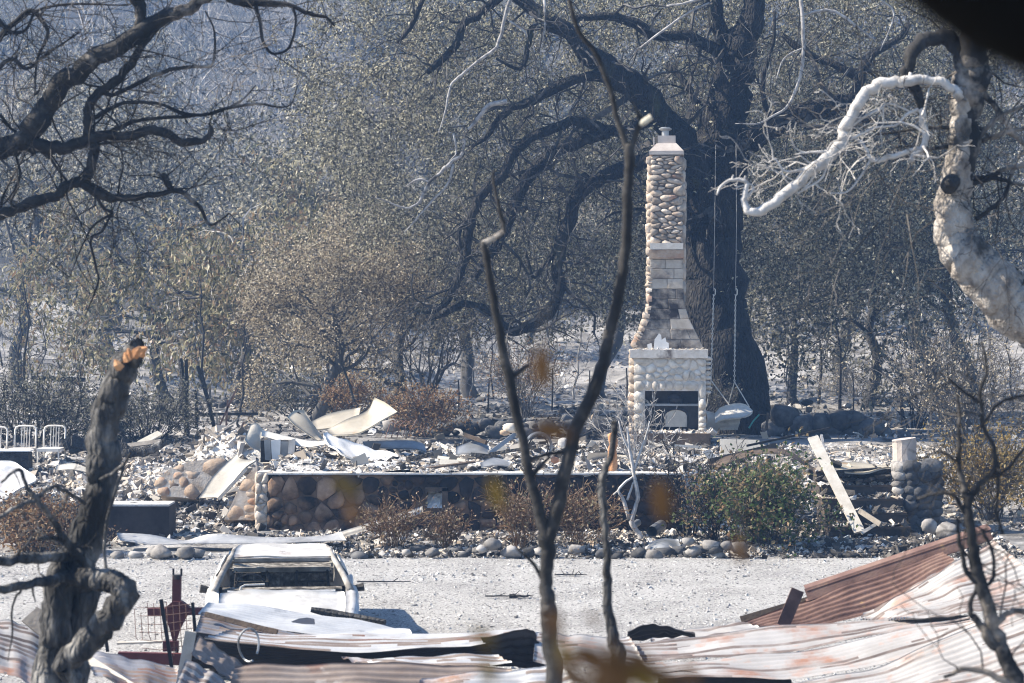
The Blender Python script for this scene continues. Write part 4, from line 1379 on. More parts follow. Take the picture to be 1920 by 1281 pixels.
# left oak: limbs reaching in from the left edge
YL = 19
loak = thing('burnt_oak', 'burnt oak reaching in from the left edge with twisting bare black limbs', 'tree', (P(-420, 0, YL)[0], YL, gzs(-6, YL)))
RL = [
    [(-60, 285, 44), (0, 278, 42), (40, 264, 42), (75, 226, 44), (95, 182, 38), (130, 146, 38), (180, 110, 36), (235, 80, 34), (290, 42, 28), (342, 20, 25), (385, -5, 22), (430, -40, 18)],
    [(55, 268, 34), (90, 278, 27), (125, 275, 24), (165, 262, 23), (205, 255, 20), (240, 257, 18), (280, 246, 18), (312, 250, 17), (345, 267, 16), (382, 262, 12), (398, 246, 9), (392, 232, 4)],
    [(163, 264, 20), (165, 245, 17), (163, 215, 17), (172, 190, 18), (192, 170, 18), (217, 150, 17), (246, 120, 16), (270, 80, 14), (300, 48, 10), (315, 30, 7)],
    [(188, 174, 11), (215, 177, 8), (250, 160, 8), (290, 142, 8), (330, 129, 8), (370, 125, 6), (400, 118, 5), (402, 60, 4), (385, 20, 3)],
    [(164, 225, 9), (190, 215, 7), (225, 195, 7), (260, 192, 7), (300, 195, 7), (340, 212, 7), (380, 216, 6), (420, 205, 6), (480, 195, 5), (540, 200, 3), (558, 160, 2)],
    [(205, 250, 10), (240, 232, 8), (280, 222, 7), (330, 220, 7), (400, 212, 5), (450, 190, 4), (480, 160, 2)],
    [(178, 262, 22), (174, 290, 21), (168, 320, 19), (160, 338, 17), (130, 350, 15), (112, 366, 12)],
    [(-50, 412, 22), (0, 402, 22), (35, 390, 20), (70, 378, 22), (105, 368, 18), (125, 347, 17), (150, 341, 17), (176, 358, 18), (210, 372, 16), (242, 370, 13), (290, 365, 10), (330, 358, 10), (352, 368, 9), (375, 390, 8), (395, 422, 5), (430, 400, 3)],
    [(322, 358, 12), (316, 345, 13), (305, 326, 11)],
    [(250, -30, 32), (262, 10, 25), (262, 40, 20), (255, 66, 16)],
    [(410, -20, 18), (440, 2, 16), (482, 5, 15), (540, 10, 9), (580, 26, 8), (612, 32, 6), (628, 50, 3)],
    [(480, 5, 8), (487, 40, 6), (494, 80, 6), (510, 100, 5), (535, 96, 5), (548, 75, 5), (555, 40, 5), (548, 12, 6)],
    [(70, 235, 8), (40, 262, 6), (30, 290, 6), (38, 330, 5), (22, 365, 4), (2, 388, 3)],
    [(90, 290, 6), (110, 320, 5), (130, 345, 5)],
    [(210, 400, 5), (190, 435, 5), (170, 448, 5), (180, 500, 5), (184, 530, 4), (160, 592, 2)],
    [(176, 360, 6), (195, 392, 6), (210, 400, 5), (170, 430, 4), (130, 520, 2)],
    [(-20, 90, 12), (30, 40, 10), (60, 20, 9), (90, 60, 7), (70, 110, 5), (65, 180, 3)],
    [(-20, 150, 9), (20, 110, 8), (50, 130, 6), (90, 100, 5), (150, 60, 3)],
    [(-10, 30, 10), (20, 60, 8), (50, 55, 6), (70, 20, 5), (130, 8, 5), (240, 10, 3)],
    [(0, 215, 7), (20, 240, 6), (32, 250, 6)],
]
tr = MB()
for rows in RL:
    limb(tr, rows, YL, 9, .3, 4, .3)
# its trunk, out of the frame
pts = np.array([(P(-420, 0, YL)[0], YL, gzs(-6, YL) - .3), (P(-400, 0, YL)[0], YL, 1.5), (P(-340, 0, YL)[0], YL, 3.5), (P(-240, 330, YL)), (P(-60, 285, YL))])
tr.tube(spline(pts, 4), np.interp(np.arange(17), [0, 6, 12, 16], [.26, .2, .15, .1]), 10, .25, 3)
tr.tube(spline(np.array([(P(-400, 0, YL)[0], YL, 2.2), P(-200, 450, YL), P(-50, 412, YL)]), 4), np.interp(np.arange(9), [0, 8], [.1, .052]), 8, .25, 4)
tr.tube(spline(np.array([(P(-340, 0, YL)[0], YL, 3.5), P(-200, 120, YL), P(-40, 70, YL)]), 4), np.interp(np.arange(9), [0, 8], [.12, .04]), 8, .25, 5)
g = random.Random(4)
out, tips = [], []
twigs_from([r for r in RL if r[0][2] < 25], YL, g, out, tips, 2, (.2, .7), .32, 2, .003, (.2, 0, 0), .0, .3, .7)
twigs_from(RL[:2], YL, g, out, tips, 2, (.3, .9), .14, 2, .003, (.2, 0, .1), .0, .3, .9)
twigs_from(RL[-5:], YL, g, out, tips, 1, (.3, .75), .35, 2, .003, (.1, 0, -.2), .02, .3, .9)
put_segs(tr, out)
tr.build('trunk', M['burntbranch'], loak, smooth=True)

# broken snag at the left
YS = 15
snag = thing('broken_snag', 'burnt broken-topped tree trunk with torn orange tip and a thick looping branch at its foot', 'tree', tuple(P(140, 1500, YS)))
tr = MB()
RS = [
    [(105, 1420, 110, .1), (118, 1300, 92), (138, 1190, 86), (150, 1110, 78), (160, 1040, 73), (178, 950, 71), (188, 870, 69), (196, 800, 64), (207, 750, 64), (226, 700, 60), (246, 668, 50), (256, 652, 42)],
    [(75, 1420, 100, -.15), (92, 1290, 80, -.15), (104, 1200, 70, -.15), (110, 1120, 64, -.15), (116, 1065, 50, -.1), (135, 1025, 34, 0)],
    [(140, 1080, 44, -.2), (185, 1086, 46, -.3), (222, 1096, 50, -.4), (236, 1115, 54, -.45), (215, 1152, 58, -.45), (180, 1190, 58, -.4), (142, 1222, 56, -.35), (122, 1255, 48, -.3), (150, 1285, 40, -.3)],
    [(160, 1078, 28, -.15), (110, 1086, 25, -.3), (60, 1095, 22, -.5), (0, 1106, 18, -.7), (-40, 1110, 16, -.8)],
    [(140, 1040, 26, -.1), (80, 1045, 24, -.3), (30, 1050, 22, -.5), (-30, 1056, 18, -.7)],
    [(165, 1070, 20, -.1), (120, 1010, 17, -.3), (95, 970, 13, -.4), (72, 940, 13, -.5), (50, 914, 10, -.5), (36, 880, 8, -.5), (2, 905, 5, -.6)],
    [(70, 932, 11, -.5), (100, 913, 9, -.4), (130, 925, 9, -.3), (160, 945, 8, -.2)],
    [(68, 936, 10, -.5), (30, 952, 9, -.6), (-20, 982, 8, -.7)],
    [(150, 1050, 12, -.2), (110, 1012, 9, -.3), (70, 1010, 8, -.4)],
    [(188, 900, 9, -.13), (222, 880, 9, -.2), (236, 865, 7, -.2), (245, 850, 4, -.2)],
    [(232, 876, 7, -.2), (212, 935, 7, -.24), (200, 980, 7, -.24), (196, 1040, 7, -.25), (205, 1090, 6, -.3)],
    [(40, 1105, 6, -.5), (24, 1135, 5, -.5), (22, 1190, 4, -.5), (15, 1240, 2, -.5)],
    [(60, 1100, 5, -.5), (66, 1130, 3, -.5)],
]
for i, rows in enumerate(RS):
    limb(tr, rows, YS, 14 if i < 3 else 8, .3, 5, .25 if i < 3 else .4, .86)
g = random.Random(9)
out, tips = [], []
twigs_from(RS[3:9], YS, g, out, tips, 5, (.12, .4), .3, 1, .003, (-.3, 0, -.1), .02)
put_segs(tr, out)
tr.build('trunk', M['snagbark'], snag, smooth=True)
ts = MB()
for a, b, c, d in ((258, 662, 276, 652), (250, 668, 262, 650), (244, 672, 240, 654), (264, 664, 270, 656), (240, 676, 234, 662)):
    A, B = P(a, b, YS - .1), P(b and c, d, YS - .12)
    ts.tube([A, (A + B) / 2, B], [.035, .028, .008], 5, .3, a)
ts.tube([P(226, 690, YS - .1), P(220, 683, YS - .12), P(216, 674, YS - .12)], [.03, .026, .008], 5, .3, 2)
ts.build('torn_tip', M['tornwood'], snag)['label'] = 'torn orange splinters at the broken top'

# forked sapling in the middle
YF = 12
fork = thing('forked_sapling', 'slim burnt sapling forking in a tall V in front of the stone wall', 'tree', tuple(P(1035, 1500, YF)))
tr = MB()
RF = [
    [(1038, 1560, 40), (1037, 1400, 36), (1036, 1290, 33), (1035, 1220, 30), (1030, 1160, 33), (1028, 1130, 30), (1025, 1090, 26), (1026, 1040, 28), (1022, 1005, 31)],
    [(1024, 1015, 26), (1008, 950, 21), (988, 870, 20), (975, 800, 19), (957, 720, 20), (940, 640, 18), (926, 560, 16), (913, 490, 15), (906, 452, 14)],
    [(1024, 1020, 28), (1045, 950, 26), (1060, 880, 26), (1078, 812, 25), (1104, 752, 25), (1128, 692, 24), (1140, 640, 22), (1151, 590, 21), (1165, 520, 20), (1173, 450, 20), (1176, 380, 20), (1179, 310, 19), (1180, 270, 20)],
    [(1178, 285, 14), (1158, 222, 12), (1145, 170, 11), (1116, 100, 10), (1085, 58, 9), (1064, -10, 8)],
    [(1180, 285, 14), (1192, 252, 12), (1201, 226, 11), (1192, 205, 6), (1186, 190, 4)],
    [(932, 446, 9), (945, 430, 9), (935, 388, 8), (924, 330, 5), (930, 318, 3)],
    [(957, 712, 11), (975, 696, 9), (992, 684, 7)],
    [(1023, 1100, 9), (1000, 1058, 7), (968, 1028, 5)],
    [(978, 872, 10), (1010, 856, 8), (1060, 846, 8), (1100, 838, 4)],
    [(998, 890, 12), (1010, 878, 9), (1032, 856, 6)],
]
for i, rows in enumerate(RF):
    limb(tr, rows, YF, 10 if i < 3 else 7, .16, 5, .18)
tr.build('trunk', M['saplingbark'], fork, smooth=True)
cs = MB().tube([P(906, 456, YF), P(925, 447, YF - .02), P(944, 434, YF - .02)], [.014, .014, .012], 8)
cs.build('cut_stub', M['whitebark'], fork)['label'] = 'pale cut stub at the end of the left fork'
cs = MB().tube([P(1198, 234, YF), P(1208, 228, YF - .02), P(1221, 219, YF - .02)], [.014, .018, .017], 8)
cs.build('cut_stub', M['palewood'], fork)['label'] = 'cream cut stub high on the right fork'

YT = 13
o = MB()
limb(o, [(1170, 1500, 46), (1165, 1300, 36), (1158, 1225, 30), (1146, 1180, 22), (1139, 1100, 17), (1138, 1040, 15), (1135, 1000, 14), (1130, 940, 15), (1132, 890, 14), (1146, 850, 13), (1152, 800, 13), (1150, 790, 9)], YT, 9, .18, 5, .3)
limb(o, [(1132, 905, 10), (1120, 918, 7), (1128, 930, 6)], YT, 6, .15)
tag(o.build('crooked_sapling', M['snagbark'], smooth=True), 'single crooked burnt stem standing right of the forked sapling', 'tree')

# white-barked tree at the right
YW = 18
wt = thing('white_trunk_tree', 'curved tree with pale scaly bark and a charred top leaning in from the right edge', 'tree', tuple(P(2150, 900, YW)))
tr = MB()
RW = [[(2200, 1400, 170, .2), (2150, 900, 150, .1), (2060, 700, 130), (1975, 625, 120), (1915, 578, 114), (1862, 532, 106), (1822, 490, 96), (1794, 450, 84), (1787, 400, 72), (1792, 345, 64), (1802, 280, 54), (1806, 220, 50), (1812, 165, 52)]]
limb(tr, RW[0], YW, 18, .07, 6, .12, .95)
tr.build('trunk', M['whitebark'], wt, smooth=True)
tr = MB()
RC = [
    [(1802, 352, 20, -.02), (1812, 320, 34, -.01), (1818, 280, 40, -.01), (1822, 220, 40, -.01), (1824, 170, 46, -.01), (1830, 130, 50)],
    [(1810, 175, 53, 0), (1822, 120, 56), (1836, 60, 58), (1850, 0, 56), (1870, -80, 50)],
    [(1702, 140, 20, -.1), (1712, 95, 26, -.1), (1736, 74, 28, -.05), (1770, 72, 29), (1800, 100, 32), (1816, 140, 36)],
    [(1690, 128, 14, -.1), (1700, 142, 22, -.1), (1722, 180, 20, -.1), (1730, 215, 18, -.1)],
    [(1838, 170, 14), (1870, 205, 10), (1905, 255, 9), (1960, 300, 8)],
    [(1825, 275, 10), (1850, 240, 8), (1880, 215, 8), (1930, 195, 6)],
    [(1826, 335, 10), (1860, 330, 9), (1890, 315, 9), (1940, 310, 8)],
    [(1826, 268, 10), (1860, 258, 9), (1900, 245, 8), (1940, 240, 7)],
    [(1822, 345, 8), (1870, 335, 8), (1905, 345, 7), (1950, 350, 6)],
    [(1830, 412, 9), (1860, 390, 8), (1885, 365, 8), (1900, 320, 6), (1930, 300, 5)],
    [(1780, 240, 8), (1740, 240, 7), (1700, 245, 5), (1650, 252, 3)],
    [(1782, 275, 8), (1745, 280, 7), (1690, 300, 5)],
]
for rows in RC:
    limb(tr, rows, YW, 9, .25, 5, .3)
g = random.Random(14)
out, tips = [], []
twigs_from(RC[4:], YW, g, out, tips, 2, (.25, .8), .45, 2, .004, (-.2, 0, -.15), .02)
twigs_from(RC[1:2], YW, g, out, tips, 2, (.4, 1.0), .12, 2, .004, (-.5, 0, .1), .01)
put_segs(tr, out)
tr.build('charred_limb', M['burntbranch'], wt, smooth=True)
wb = MB()
RB = [
    [(1800, 185, 22), (1790, 168, 22), (1765, 154, 20), (1735, 150, 22), (1700, 151, 27), (1660, 155, 25), (1630, 166, 26), (1606, 200, 26), (1586, 238, 26), (1578, 266, 26), (1550, 295, 28), (1515, 326, 27), (1470, 365, 25), (1432, 392, 23), (1406, 397, 19), (1395, 381, 15), (1400, 352, 12), (1393, 339, 10), (1370, 338, 8), (1352, 349, 7), (1344, 366, 4)],
    [(1728, 205, 17, -.1), (1732, 240, 16, -.1), (1736, 268, 15, -.1), (1717, 286, 15, -.1), (1706, 303, 13, -.1)],
    [(1722, 278, 9, -.1), (1695, 286, 12), (1660, 297, 12), (1634, 300, 9), (1624, 280, 7), (1612, 262, 5)],
    [(1632, 300, 6), (1615, 330, 5), (1588, 360, 4), (1556, 362, 3)],
    [(1560, 285, 10), (1520, 285, 5), (1490, 290, 3)],
    [(1530, 312, 8), (1475, 322, 6), (1455, 300, 4), (1440, 305, 2)],
    [(1540, 300, 7), (1520, 340, 5), (1495, 365, 3)],
    [(1552, 300, 6), (1540, 335, 5), (1500, 360, 4), (1490, 362, 2)],
    [(1585, 245, 7), (1620, 220, 6), (1650, 205, 6), (1668, 195, 4), (1720, 215, 3)],
    [(1595, 262, 6), (1640, 240, 5), (1680, 235, 5), (1700, 215, 7), (1722, 205, 8)],
    [(1400, 370, 6), (1412, 355, 5), (1405, 345, 4), (1380, 352, 3)],
    [(1395, 342, 5), (1397, 330, 3)], [(1372, 338, 5), (1375, 328, 3)],
    [(1705, 150, 10), (1708, 136, 8)], [(1600, 220, 6), (1590, 255, 5), (1560, 268, 4), (1548, 290, 3)],
]
for rows in RB:
    limb(wb, [(a[0], a[1], a[2], -.15) for a in rows], YW, 10, .16, 5, .34, .8)
out, tips = [], []
twigs_from(RB[1:9], YW - .15, g, out, tips, 3, (.15, .5), .4, 2, .004, (-.2, 0, 0), .02)
put_segs(wb, out)
wb.build('bleached_limb', M['bleached'], wt, smooth=True)['label'] = 'crooked bleached white limb with a hooked tip'
out, tips = [], []
twigs_from([[(a[0], a[1], 10, .4) for a in rows] for rows in (RB[0][3:10], RB[1], RB[2], RC[10], RC[11])] + [[(1780, 420, 9, .3), (1700, 400, 7, .4), (1620, 430, 5, .5)], [(1800, 480, 9, .3), (1740, 520, 7, .4), (1660, 530, 5, .5)], [(1850, 540, 9, .3), (1790, 600, 7, .4), (1740, 660, 5, .5)]], YW, g, out, tips, 2, (.4, 1.2), .3, 2, .0035, (-.3, .1, -.2), .03, .3, .8)
tw = MB()
put_segs(tw, out)
tw.build('twigs', M['twig'], wt)['kind'] = 'stuff'
kn = MB().tube([P(1776, 352, YW - .2), P(1782, 345, YW - .16), P(1788, 340, YW - .05)], [.055, .075, .06], 12, .3, 5)
kn.tube([P(1778, 346, YW - .24), P(1782, 343, YW - .21)], [.036, .04], 10)
kn.build('knot', M['char'], wt, smooth=True)

# charred bush in front at the lower right
YB = 12
sh = thing('charred_bush', 'black crooked charred bush in front of the corrugated sheets at the lower right', 'bush', tuple(P(1900, 1500, YB)))
tr = MB()
RH = [
    [(1930, 1480, 46), (1905, 1290, 34), (1885, 1230, 30), (1862, 1170, 28), (1840, 1100, 26), (1826, 1040, 22), (1818, 980, 20), (1812, 930, 18)],
    [(1885, 1235, 24), (1850, 1190, 20), (1830, 1165, 14), (1818, 1145, 10), (1830, 1105, 8)],
    [(1812, 935, 16), (1805, 900, 12), (1798, 860, 10), (1800, 800, 8), (1795, 740, 6)],
    [(1816, 940, 14), (1840, 905, 12), (1862, 885, 11), (1868, 850, 9), (1845, 800, 8), (1838, 740, 8), (1850, 690, 6), (1840, 640, 5)],
    [(1820, 985, 12), (1808, 960, 10), (1790, 930, 8), (1760, 925, 6), (1720, 935, 5)],
    [(1838, 1095, 14), (1814, 1075, 11), (1806, 1045, 9), (1798, 1010, 8), (1795, 970, 6)],
    [(1842, 1100, 9), (1862, 1085, 7), (1862, 1040, 6), (1845, 1000, 5), (1830, 985, 4)],
    [(1865, 1170, 14), (1890, 1150, 11), (1912, 1145, 10), (1960, 1160, 9)],
    [(1862, 888, 8), (1890, 880, 6), (1920, 840, 5), (1950, 830, 4)],
    [(1840, 800, 7), (1870, 760, 6), (1900, 745, 5), (1950, 740, 4)],
    [(1845, 760, 8), (1815, 740, 7), (1790, 720, 6), (1775, 705, 4)],
    [(1865, 850, 8), (1872, 900, 7), (1868, 960, 6), (1880, 1000, 5)],
    [(1905, 1290, 18), (1860, 1265, 12), (1810, 1255, 9), (1770, 1270, 7)],
    [(1800, 870, 6), (1770, 850, 5), (1740, 840, 3)],
]
for rows in RH:
    limb(tr, rows, YB, 8, .25, 5, .4)
g = random.Random(22)
out, tips = [], []
twigs_from(RH[2:], YB, g, out, tips, 3, (.12, .42), .4, 1, .003, (0, 0, 0), .0)
put_segs(tr, out)
tr.build('stems', M['burntbranch'], sh, smooth=True)


# ------------------------------------------------------------------ the burnt car
def build_car():
    car = thing('burnt_car', 'burnt-out white sedan without glass parked facing us on the gravel behind the corrugated sheets', 'car', (0, 0, 0), local=True)
    X_ = np.array

    def strip(rows, m, name, parent, th=.012, smooth=True, mirror=False):
        """rows of points lofted into a panel."""
        G = np.array(rows, float)
        o = MB().grid(G, th)
        if mirror:
            G2 = G * X_([-1, 1, 1])
            o.grid(G2[::-1], th)
        return o.build(name, m, parent, smooth)

    # side of the body: stations along y (0 = front) with rocker and belt heights, half widths
    st = [(.0, .60, .30, .62), (.12, .74, .24, .70), (.45, .83, .22, .77), (1.0, .85, .20, .83), (1.7, .835, .20, .82), (2.5, .815, .20, .80), (3.3, .79, .22, .78), (4.0, .74, .26, .77), (4.35, .66, .32, .74)]
    for sg, nm in ((-1, 'left'), (1, 'right')):
        rows = []
        for y, hw, zl, zb in st:
            rows.append([(sg * hw * .96, y, zl), (sg * hw, y, zl + (zb - zl) * .35), (sg * hw, y, zl + (zb - zl) * .7), (sg * hw * .975, y, zb - .02), (sg * hw * .93, y, zb)])
        rows = [[tuple(p) for p in r] for r in rows]
        G = np.array(rows)
        # open the wheel arches by lifting the lower points
        for k, (y, hw, zl, zb) in enumerate(st):
            for yc in (.78, 3.35):
                pass
        if sg < 0:
            G = G[::-1]
        MB().grid(G, .015).build('body_side', M['carpaint'], car, True)
    # front and tail
    fr_ = [[(x, -.02 + .10 * abs(x / .62) ** 2.5, z) for x in np.linspace(-.62, .62, 9)] for z in (.28, .42, .55, .64)]
    o = strip(fr_, M['carchar'], 'front_panel', car)
    strip([[(x, 4.37 - .05 * abs(x / .7) ** 2, z) for x in np.linspace(-.66, .66, 7)] for z in (.74, .56, .34)], M['carpaint'], 'tail_panel', car)
    # floor pan and firewall
    MB().box((0, 2.2, .24), (1.6, 3.9, .03)).build('floor_pan', M['carchar'], car)
    MB().box((0, 1.12, .52), (1.56, .04, .52)).build('firewall', M['carchar'], car)
    # hood, buckled
    rows = []
    for y, hw, z in ((.05, .60, .64), (.3, .68, .715), (.6, .70, .765), (.85, .71, .80), (1.08, .70, .825)):
        rows.append([(hw * t, y + .03 * nz(t * 3, y), z + .035 * (1 - t * t) + .02 * nz(t * 4, y * 3, 3) + .03 * math.exp(-((t + .55) / .2) ** 2 - ((y - 1.0) / .15) ** 2)) for t in np.linspace(-1, 1, 15)])
    hood = strip(rows, M['carpaint'], 'hood', car)
    MB().tube([(x, 1.10, .845 + .012 * nz(x * 5)) for x in np.linspace(-.62, .6, 12)], .022, 6).build('hood_edge', M['carpaint'], hood)
    for sg in (-1, 1):
        rows = []
        for y, hi, ho, z in ((.05, .61, .70, .63), (.35, .69, .82, .73), (.7, .715, .85, .79), (1.1, .72, .86, .845), (1.3, .73, .86, .86)):
            rows.append([(sg * hi, y, z - .01), (sg * (hi * .6 + ho * .4), y, z + .015), (sg * (hi * .2 + ho * .8), y, z), (sg * ho * .995, y, z - .06)])
        G = np.array(rows)
        MB().grid(G if sg > 0 else G[::-1], .012).build('fender', M['carpaint'], car, True)
    # roof, slightly sagged
    rows = []
    for y, hw, z in ((1.78, .57, 1.105), (1.95, .57, 1.125), (2.3, .55, 1.115), (2.65, .52, 1.10), (2.85, .49, 1.07)):
        rows.append([(hw * t, y, z + .02 * (1 - t * t) - .02 * math.exp(-((t - .2) / .4) ** 2) + .008 * nz(t * 3, y * 2)) for t in np.linspace(-1, 1, 13)])
    roof = strip(rows, M['carpaint'], 'roof', car, .02)
    MB().beam((-.565, 1.775, 1.095), (.565, 1.775, 1.095), .035, .05, (0, 0, 1)).build('header_rail', M['carburnt'], roof)
    MB().beam((-.48, 2.86, 1.055), (.48, 2.86, 1.055), .035, .05, (0, 0, 1)).build('rear_rail', M['carpaint'], roof)
    for sg in (-1, 1):
        pa = MB()
        pa.tube(spline([(sg * .775, 1.08, .85, 0), (sg * .69, 1.42, .99, 0), (sg * .588, 1.80, 1.115, 0), (sg * .56, 2.3, 1.118, 0), (sg * .50, 2.85, 1.07, 0)], 4)[:, :3], np.interp(np.arange(17), [0, 8, 16], [.042, .032, .028]), 7)
        pa.build('windscreen_pillar', M['carburnt'], car, True)
        pa = MB().tube([(sg * .60, 1.80, 1.14), (sg * .66, 2.0, 1.09), (sg * .80, 2.05, .88)], .0, 5) if False else MB().beam((sg * .555, 2.32, 1.10), (sg * .77, 2.36, .80), .07, .03, (0, 1, 0))
        pa.build('door_pillar', M['carchar'], car)
        pa = MB().tube(spline([(sg * .49, 2.83, 1.06, 0), (sg * .56, 3.15, .95, 0), (sg * .64, 3.45, .80, 0)], 4)[:, :3], [.03, .03, .03, .03, .03, .035, .035, .04, .04], 7)
        pa.build('rear_pillar', M['carburnt'], car, True)
        # mirror stalk and bare wheel rims
        MB().tube([(sg * .83, 1.28, .84), (sg * .93, 1.27, .86)], [.035, .05], 7).build('mirror_stub', M['carchar'], car)
        for yc in (.78, 3.35):
            wh = MB()
            wh.tube([(sg * .66, yc, .24), (sg * .70, yc, .24), (sg * .80, yc, .24), (sg * .815, yc, .24)], [.22, .235, .235, .2], 16)
            wo = wh.build('wheel_rim', M['iron'], car)
            MB().tube([(sg * .80, yc, .24), (sg * .835, yc, .24)], [.07, .05], 8).build('hub', M['iron'], wo)
            ar = MB().tube([(sg * (.866 if yc < 2 else .852), yc + .34 * math.cos(q), .24 + .36 * math.sin(q)) for q in np.linspace(0, PI, 11)], .022, 5)
            ar.build('wheel_arch', M['carpaint'], car)
            V_ = [(sg * .868, yc + .33 * math.cos(q), .24 + .33 * math.sin(q)) for q in np.linspace(-.25, PI + .25, 14)]
            mb = MB().add(V_ + [(x - sg * .2, y, z) for x, y, z in V_], [list(range(14)) if sg > 0 else list(range(14))[::-1]])
            mb.build('arch_well', M['carchar'], car)
    # scorched inside: dash frame, seat frames, rear shelf
    da = MB().beam((-.68, 1.32, .80), (.68, 1.32, .80), .09, .14, (0, 0, 1)).beam((-.66, 1.45, .66), (.66, 1.45, .66), .16, .1, (0, 0, 1))
    da.box((.0, 1.4, .55), (.26, .3, .4)).box((-.5, 1.38, .73), (.3, .16, .12)).box((.45, 1.38, .72), (.34, .15, .12))
    dash = da.build('dash_frame', M['ashmetal'], car)
    MB().tube([(-.36 + .17 * math.cos(q), 1.56, .82 + .15 * math.sin(q)) for q in np.linspace(0, 2 * PI, 15)], .012, 5).build('steering_ring', M['iron'], dash)
    MB().tube([(-.48, 1.2, .78), (-.47, 1.22, .88), (-.42, 1.24, .9), (-.2, 1.24, .905)], .012, 5).build('bent_rod', M['whitemetal'], dash)
    for sx in (-.36, .36):
        se = MB()
        for dx in (-.2, .2):
            se.tube([(sx + dx, 2.25, .36), (sx + dx, 2.36, .6), (sx + dx * .9, 2.46, .84)], .016, 5)
        for z in (.5, .62, .72, .82):
            se.tube([(sx - .2, 2.3 + (z - .5) * .42, z), (sx + .2, 2.3 + (z - .5) * .42, z)], .009, 4)
        se.box((sx, 2.0, .38), (.44, .5, .05))
        se.build('seat_frame', M['carchar'], car)
    MB().box((0, 3.2, .74), (1.2, .5, .03)).build('rear_shelf', M['ashmetal'], car)
    rb = MB().box((0, 3.03, .60), (1.26, .05, .34))
    for x in np.linspace(-.5, .5, 7):
        rb.box((x, 3.0, .60), (.03, .04, .32))
    rb.build('rear_seat_frame', M['ashmetal'], car)
    MB().beam((-.58, 2.92, .77), (.58, 2.92, .77), .06, .05, (0, 0, 1)).build('rear_brace', M['carburnt'], car)
    rows = [[(x, y, z) for x in np.linspace(-.66, .66, 7)] for y, z in ((3.48, .78), (3.9, .785), (4.3, .75))]
    strip(rows, M['carpaint'], 'boot_lid', car)
    return car


car = build_car()
cx = P(530, 0, 25.0)[0]
car.rotation_euler = (math.radians(-3.9) * -1, 0, math.radians(5.9))
car.location = (cx, 25.0, gzs(cx, 25.0) + .03)
mb = MB().tube([P(583, 1143, 24.2), P(620, 1150, 24.2), P(668, 1158, 24.15), P(722, 1166, 24.0)], [.03, .05, .05, .03], 6, .4, 3)
tag(mb.build('charred_beam', M['char']), 'charred black beam lying against the car at its right front wheel', 'beam')


# ------------------------------------------------------------------ corrugated sheets of the collapsed shed
def corrugated(label, A, B, YA, YB, nrib, m, amp=.009, name='corrugated_sheet', seg=14, sag=0.0, group=None, along=True, seed=0, cat='metal sheet'):
    """A rusting sheet between edge A (far) and edge B (near), pixel polylines; ribs follow the edges, or cross them."""
    lin = m.name == 'shadetin'
    ga, gb = spline([(p[0], p[1], YA + (p[2] if len(p) > 2 else 0)) for p in A], seg // max(1, len(A) - 1) + 1), spline([(p[0], p[1], YB + (p[2] if len(p) > 2 else 0)) for p in B], seg // max(1, len(B) - 1) + 1)

    if lin:
        ga, gb = np.array([(p[0], p[1], YA) for p in A], float), np.array([(p[0], p[1], YB) for p in B], float)

    def res(g_, n):
        t = np.linspace(0, 1, len(g_))
        q = np.linspace(0, 1, n)
        return np.stack([np.interp(q, t, g_[:, k]) for k in range(3)], 1)
    nu = 26 if along else nrib * 6 + 1
    nv = nrib * 6 + 1 if along else 12
    ga, gb = res(ga, nu), res(gb, nu)
    pa = np.array([P(*r) for r in ga])
    pb = np.array([P(*r) for r in gb])
    v = np.linspace(0, 1, nv)[None, :, None]
    G = pa[:, None] * (1 - v) + pb[:, None] * v
    G[..., 2] -= sag * np.sin(PI * v[..., 0])
    u_ = np.linspace(0, 1, nu)
    ph = v[0, :, 0] * nrib * 2 * PI if along else None
    N = gnorm(G)
    if along:
        d = np.broadcast_to(np.sin(ph)[None, :], (nu, nv))
    else:
        d = np.broadcast_to(np.sin(u_ * nrib * 2 * PI)[:, None], (nu, nv))
    buck = np.array([[nz(i * .23 + seed, j * .05, seed * 1.7) for j in range(nv)] for i in range(nu)])
    uu, vv = np.meshgrid(np.linspace(0, 1, nu), np.linspace(0, 1, nv), indexing='ij')
    tri = lambda a: np.abs((a % 1) - .5) * 2
    crease = .022 * tri(uu * 2.3 + vv * .5 + seed * .37) + .012 * tri(uu * 4.1 - vv * .9 + seed * .71)
    G = G + N * (d * amp + buck * .02 + crease)[..., None]
    if N[..., 2].mean() < 0:
        G = G[:, ::-1]
    flip = N[..., 2].mean() < 0
    o = MB().grid(G, .003).build(name, m, smooth=True)
    n_, m_ = G.shape[:2]
    i_, j_ = np.meshgrid(np.arange(n_ - 1), np.arange(m_ - 1), indexing='ij')
    dd = d[:, ::-1] if flip else d
    low = dd[:-1, :-1] + dd[1:, 1:] < -.5
    st = np.array([[nz(i * .045 + seed, round(j / 6) * 3.7, seed) + .25 * nz(i * .3, j * .7, seed) for j in range(m_ - 1)] for i in range(n_ - 1)])
    mi = (low & (st > -.02)).astype(np.int32).ravel()
    if m.name in ('pinktin', 'zinc', 'bluetin'):
        o.data.materials.append(M['tinrust'] if m.name == 'pinktin' else M['browntin'])
        full = np.zeros(len(o.data.polygons), np.int32)
        full[:len(mi)] = mi
        o.data.polygons.foreach_set('material_index', full)
    return tag(o, label, cat, group)


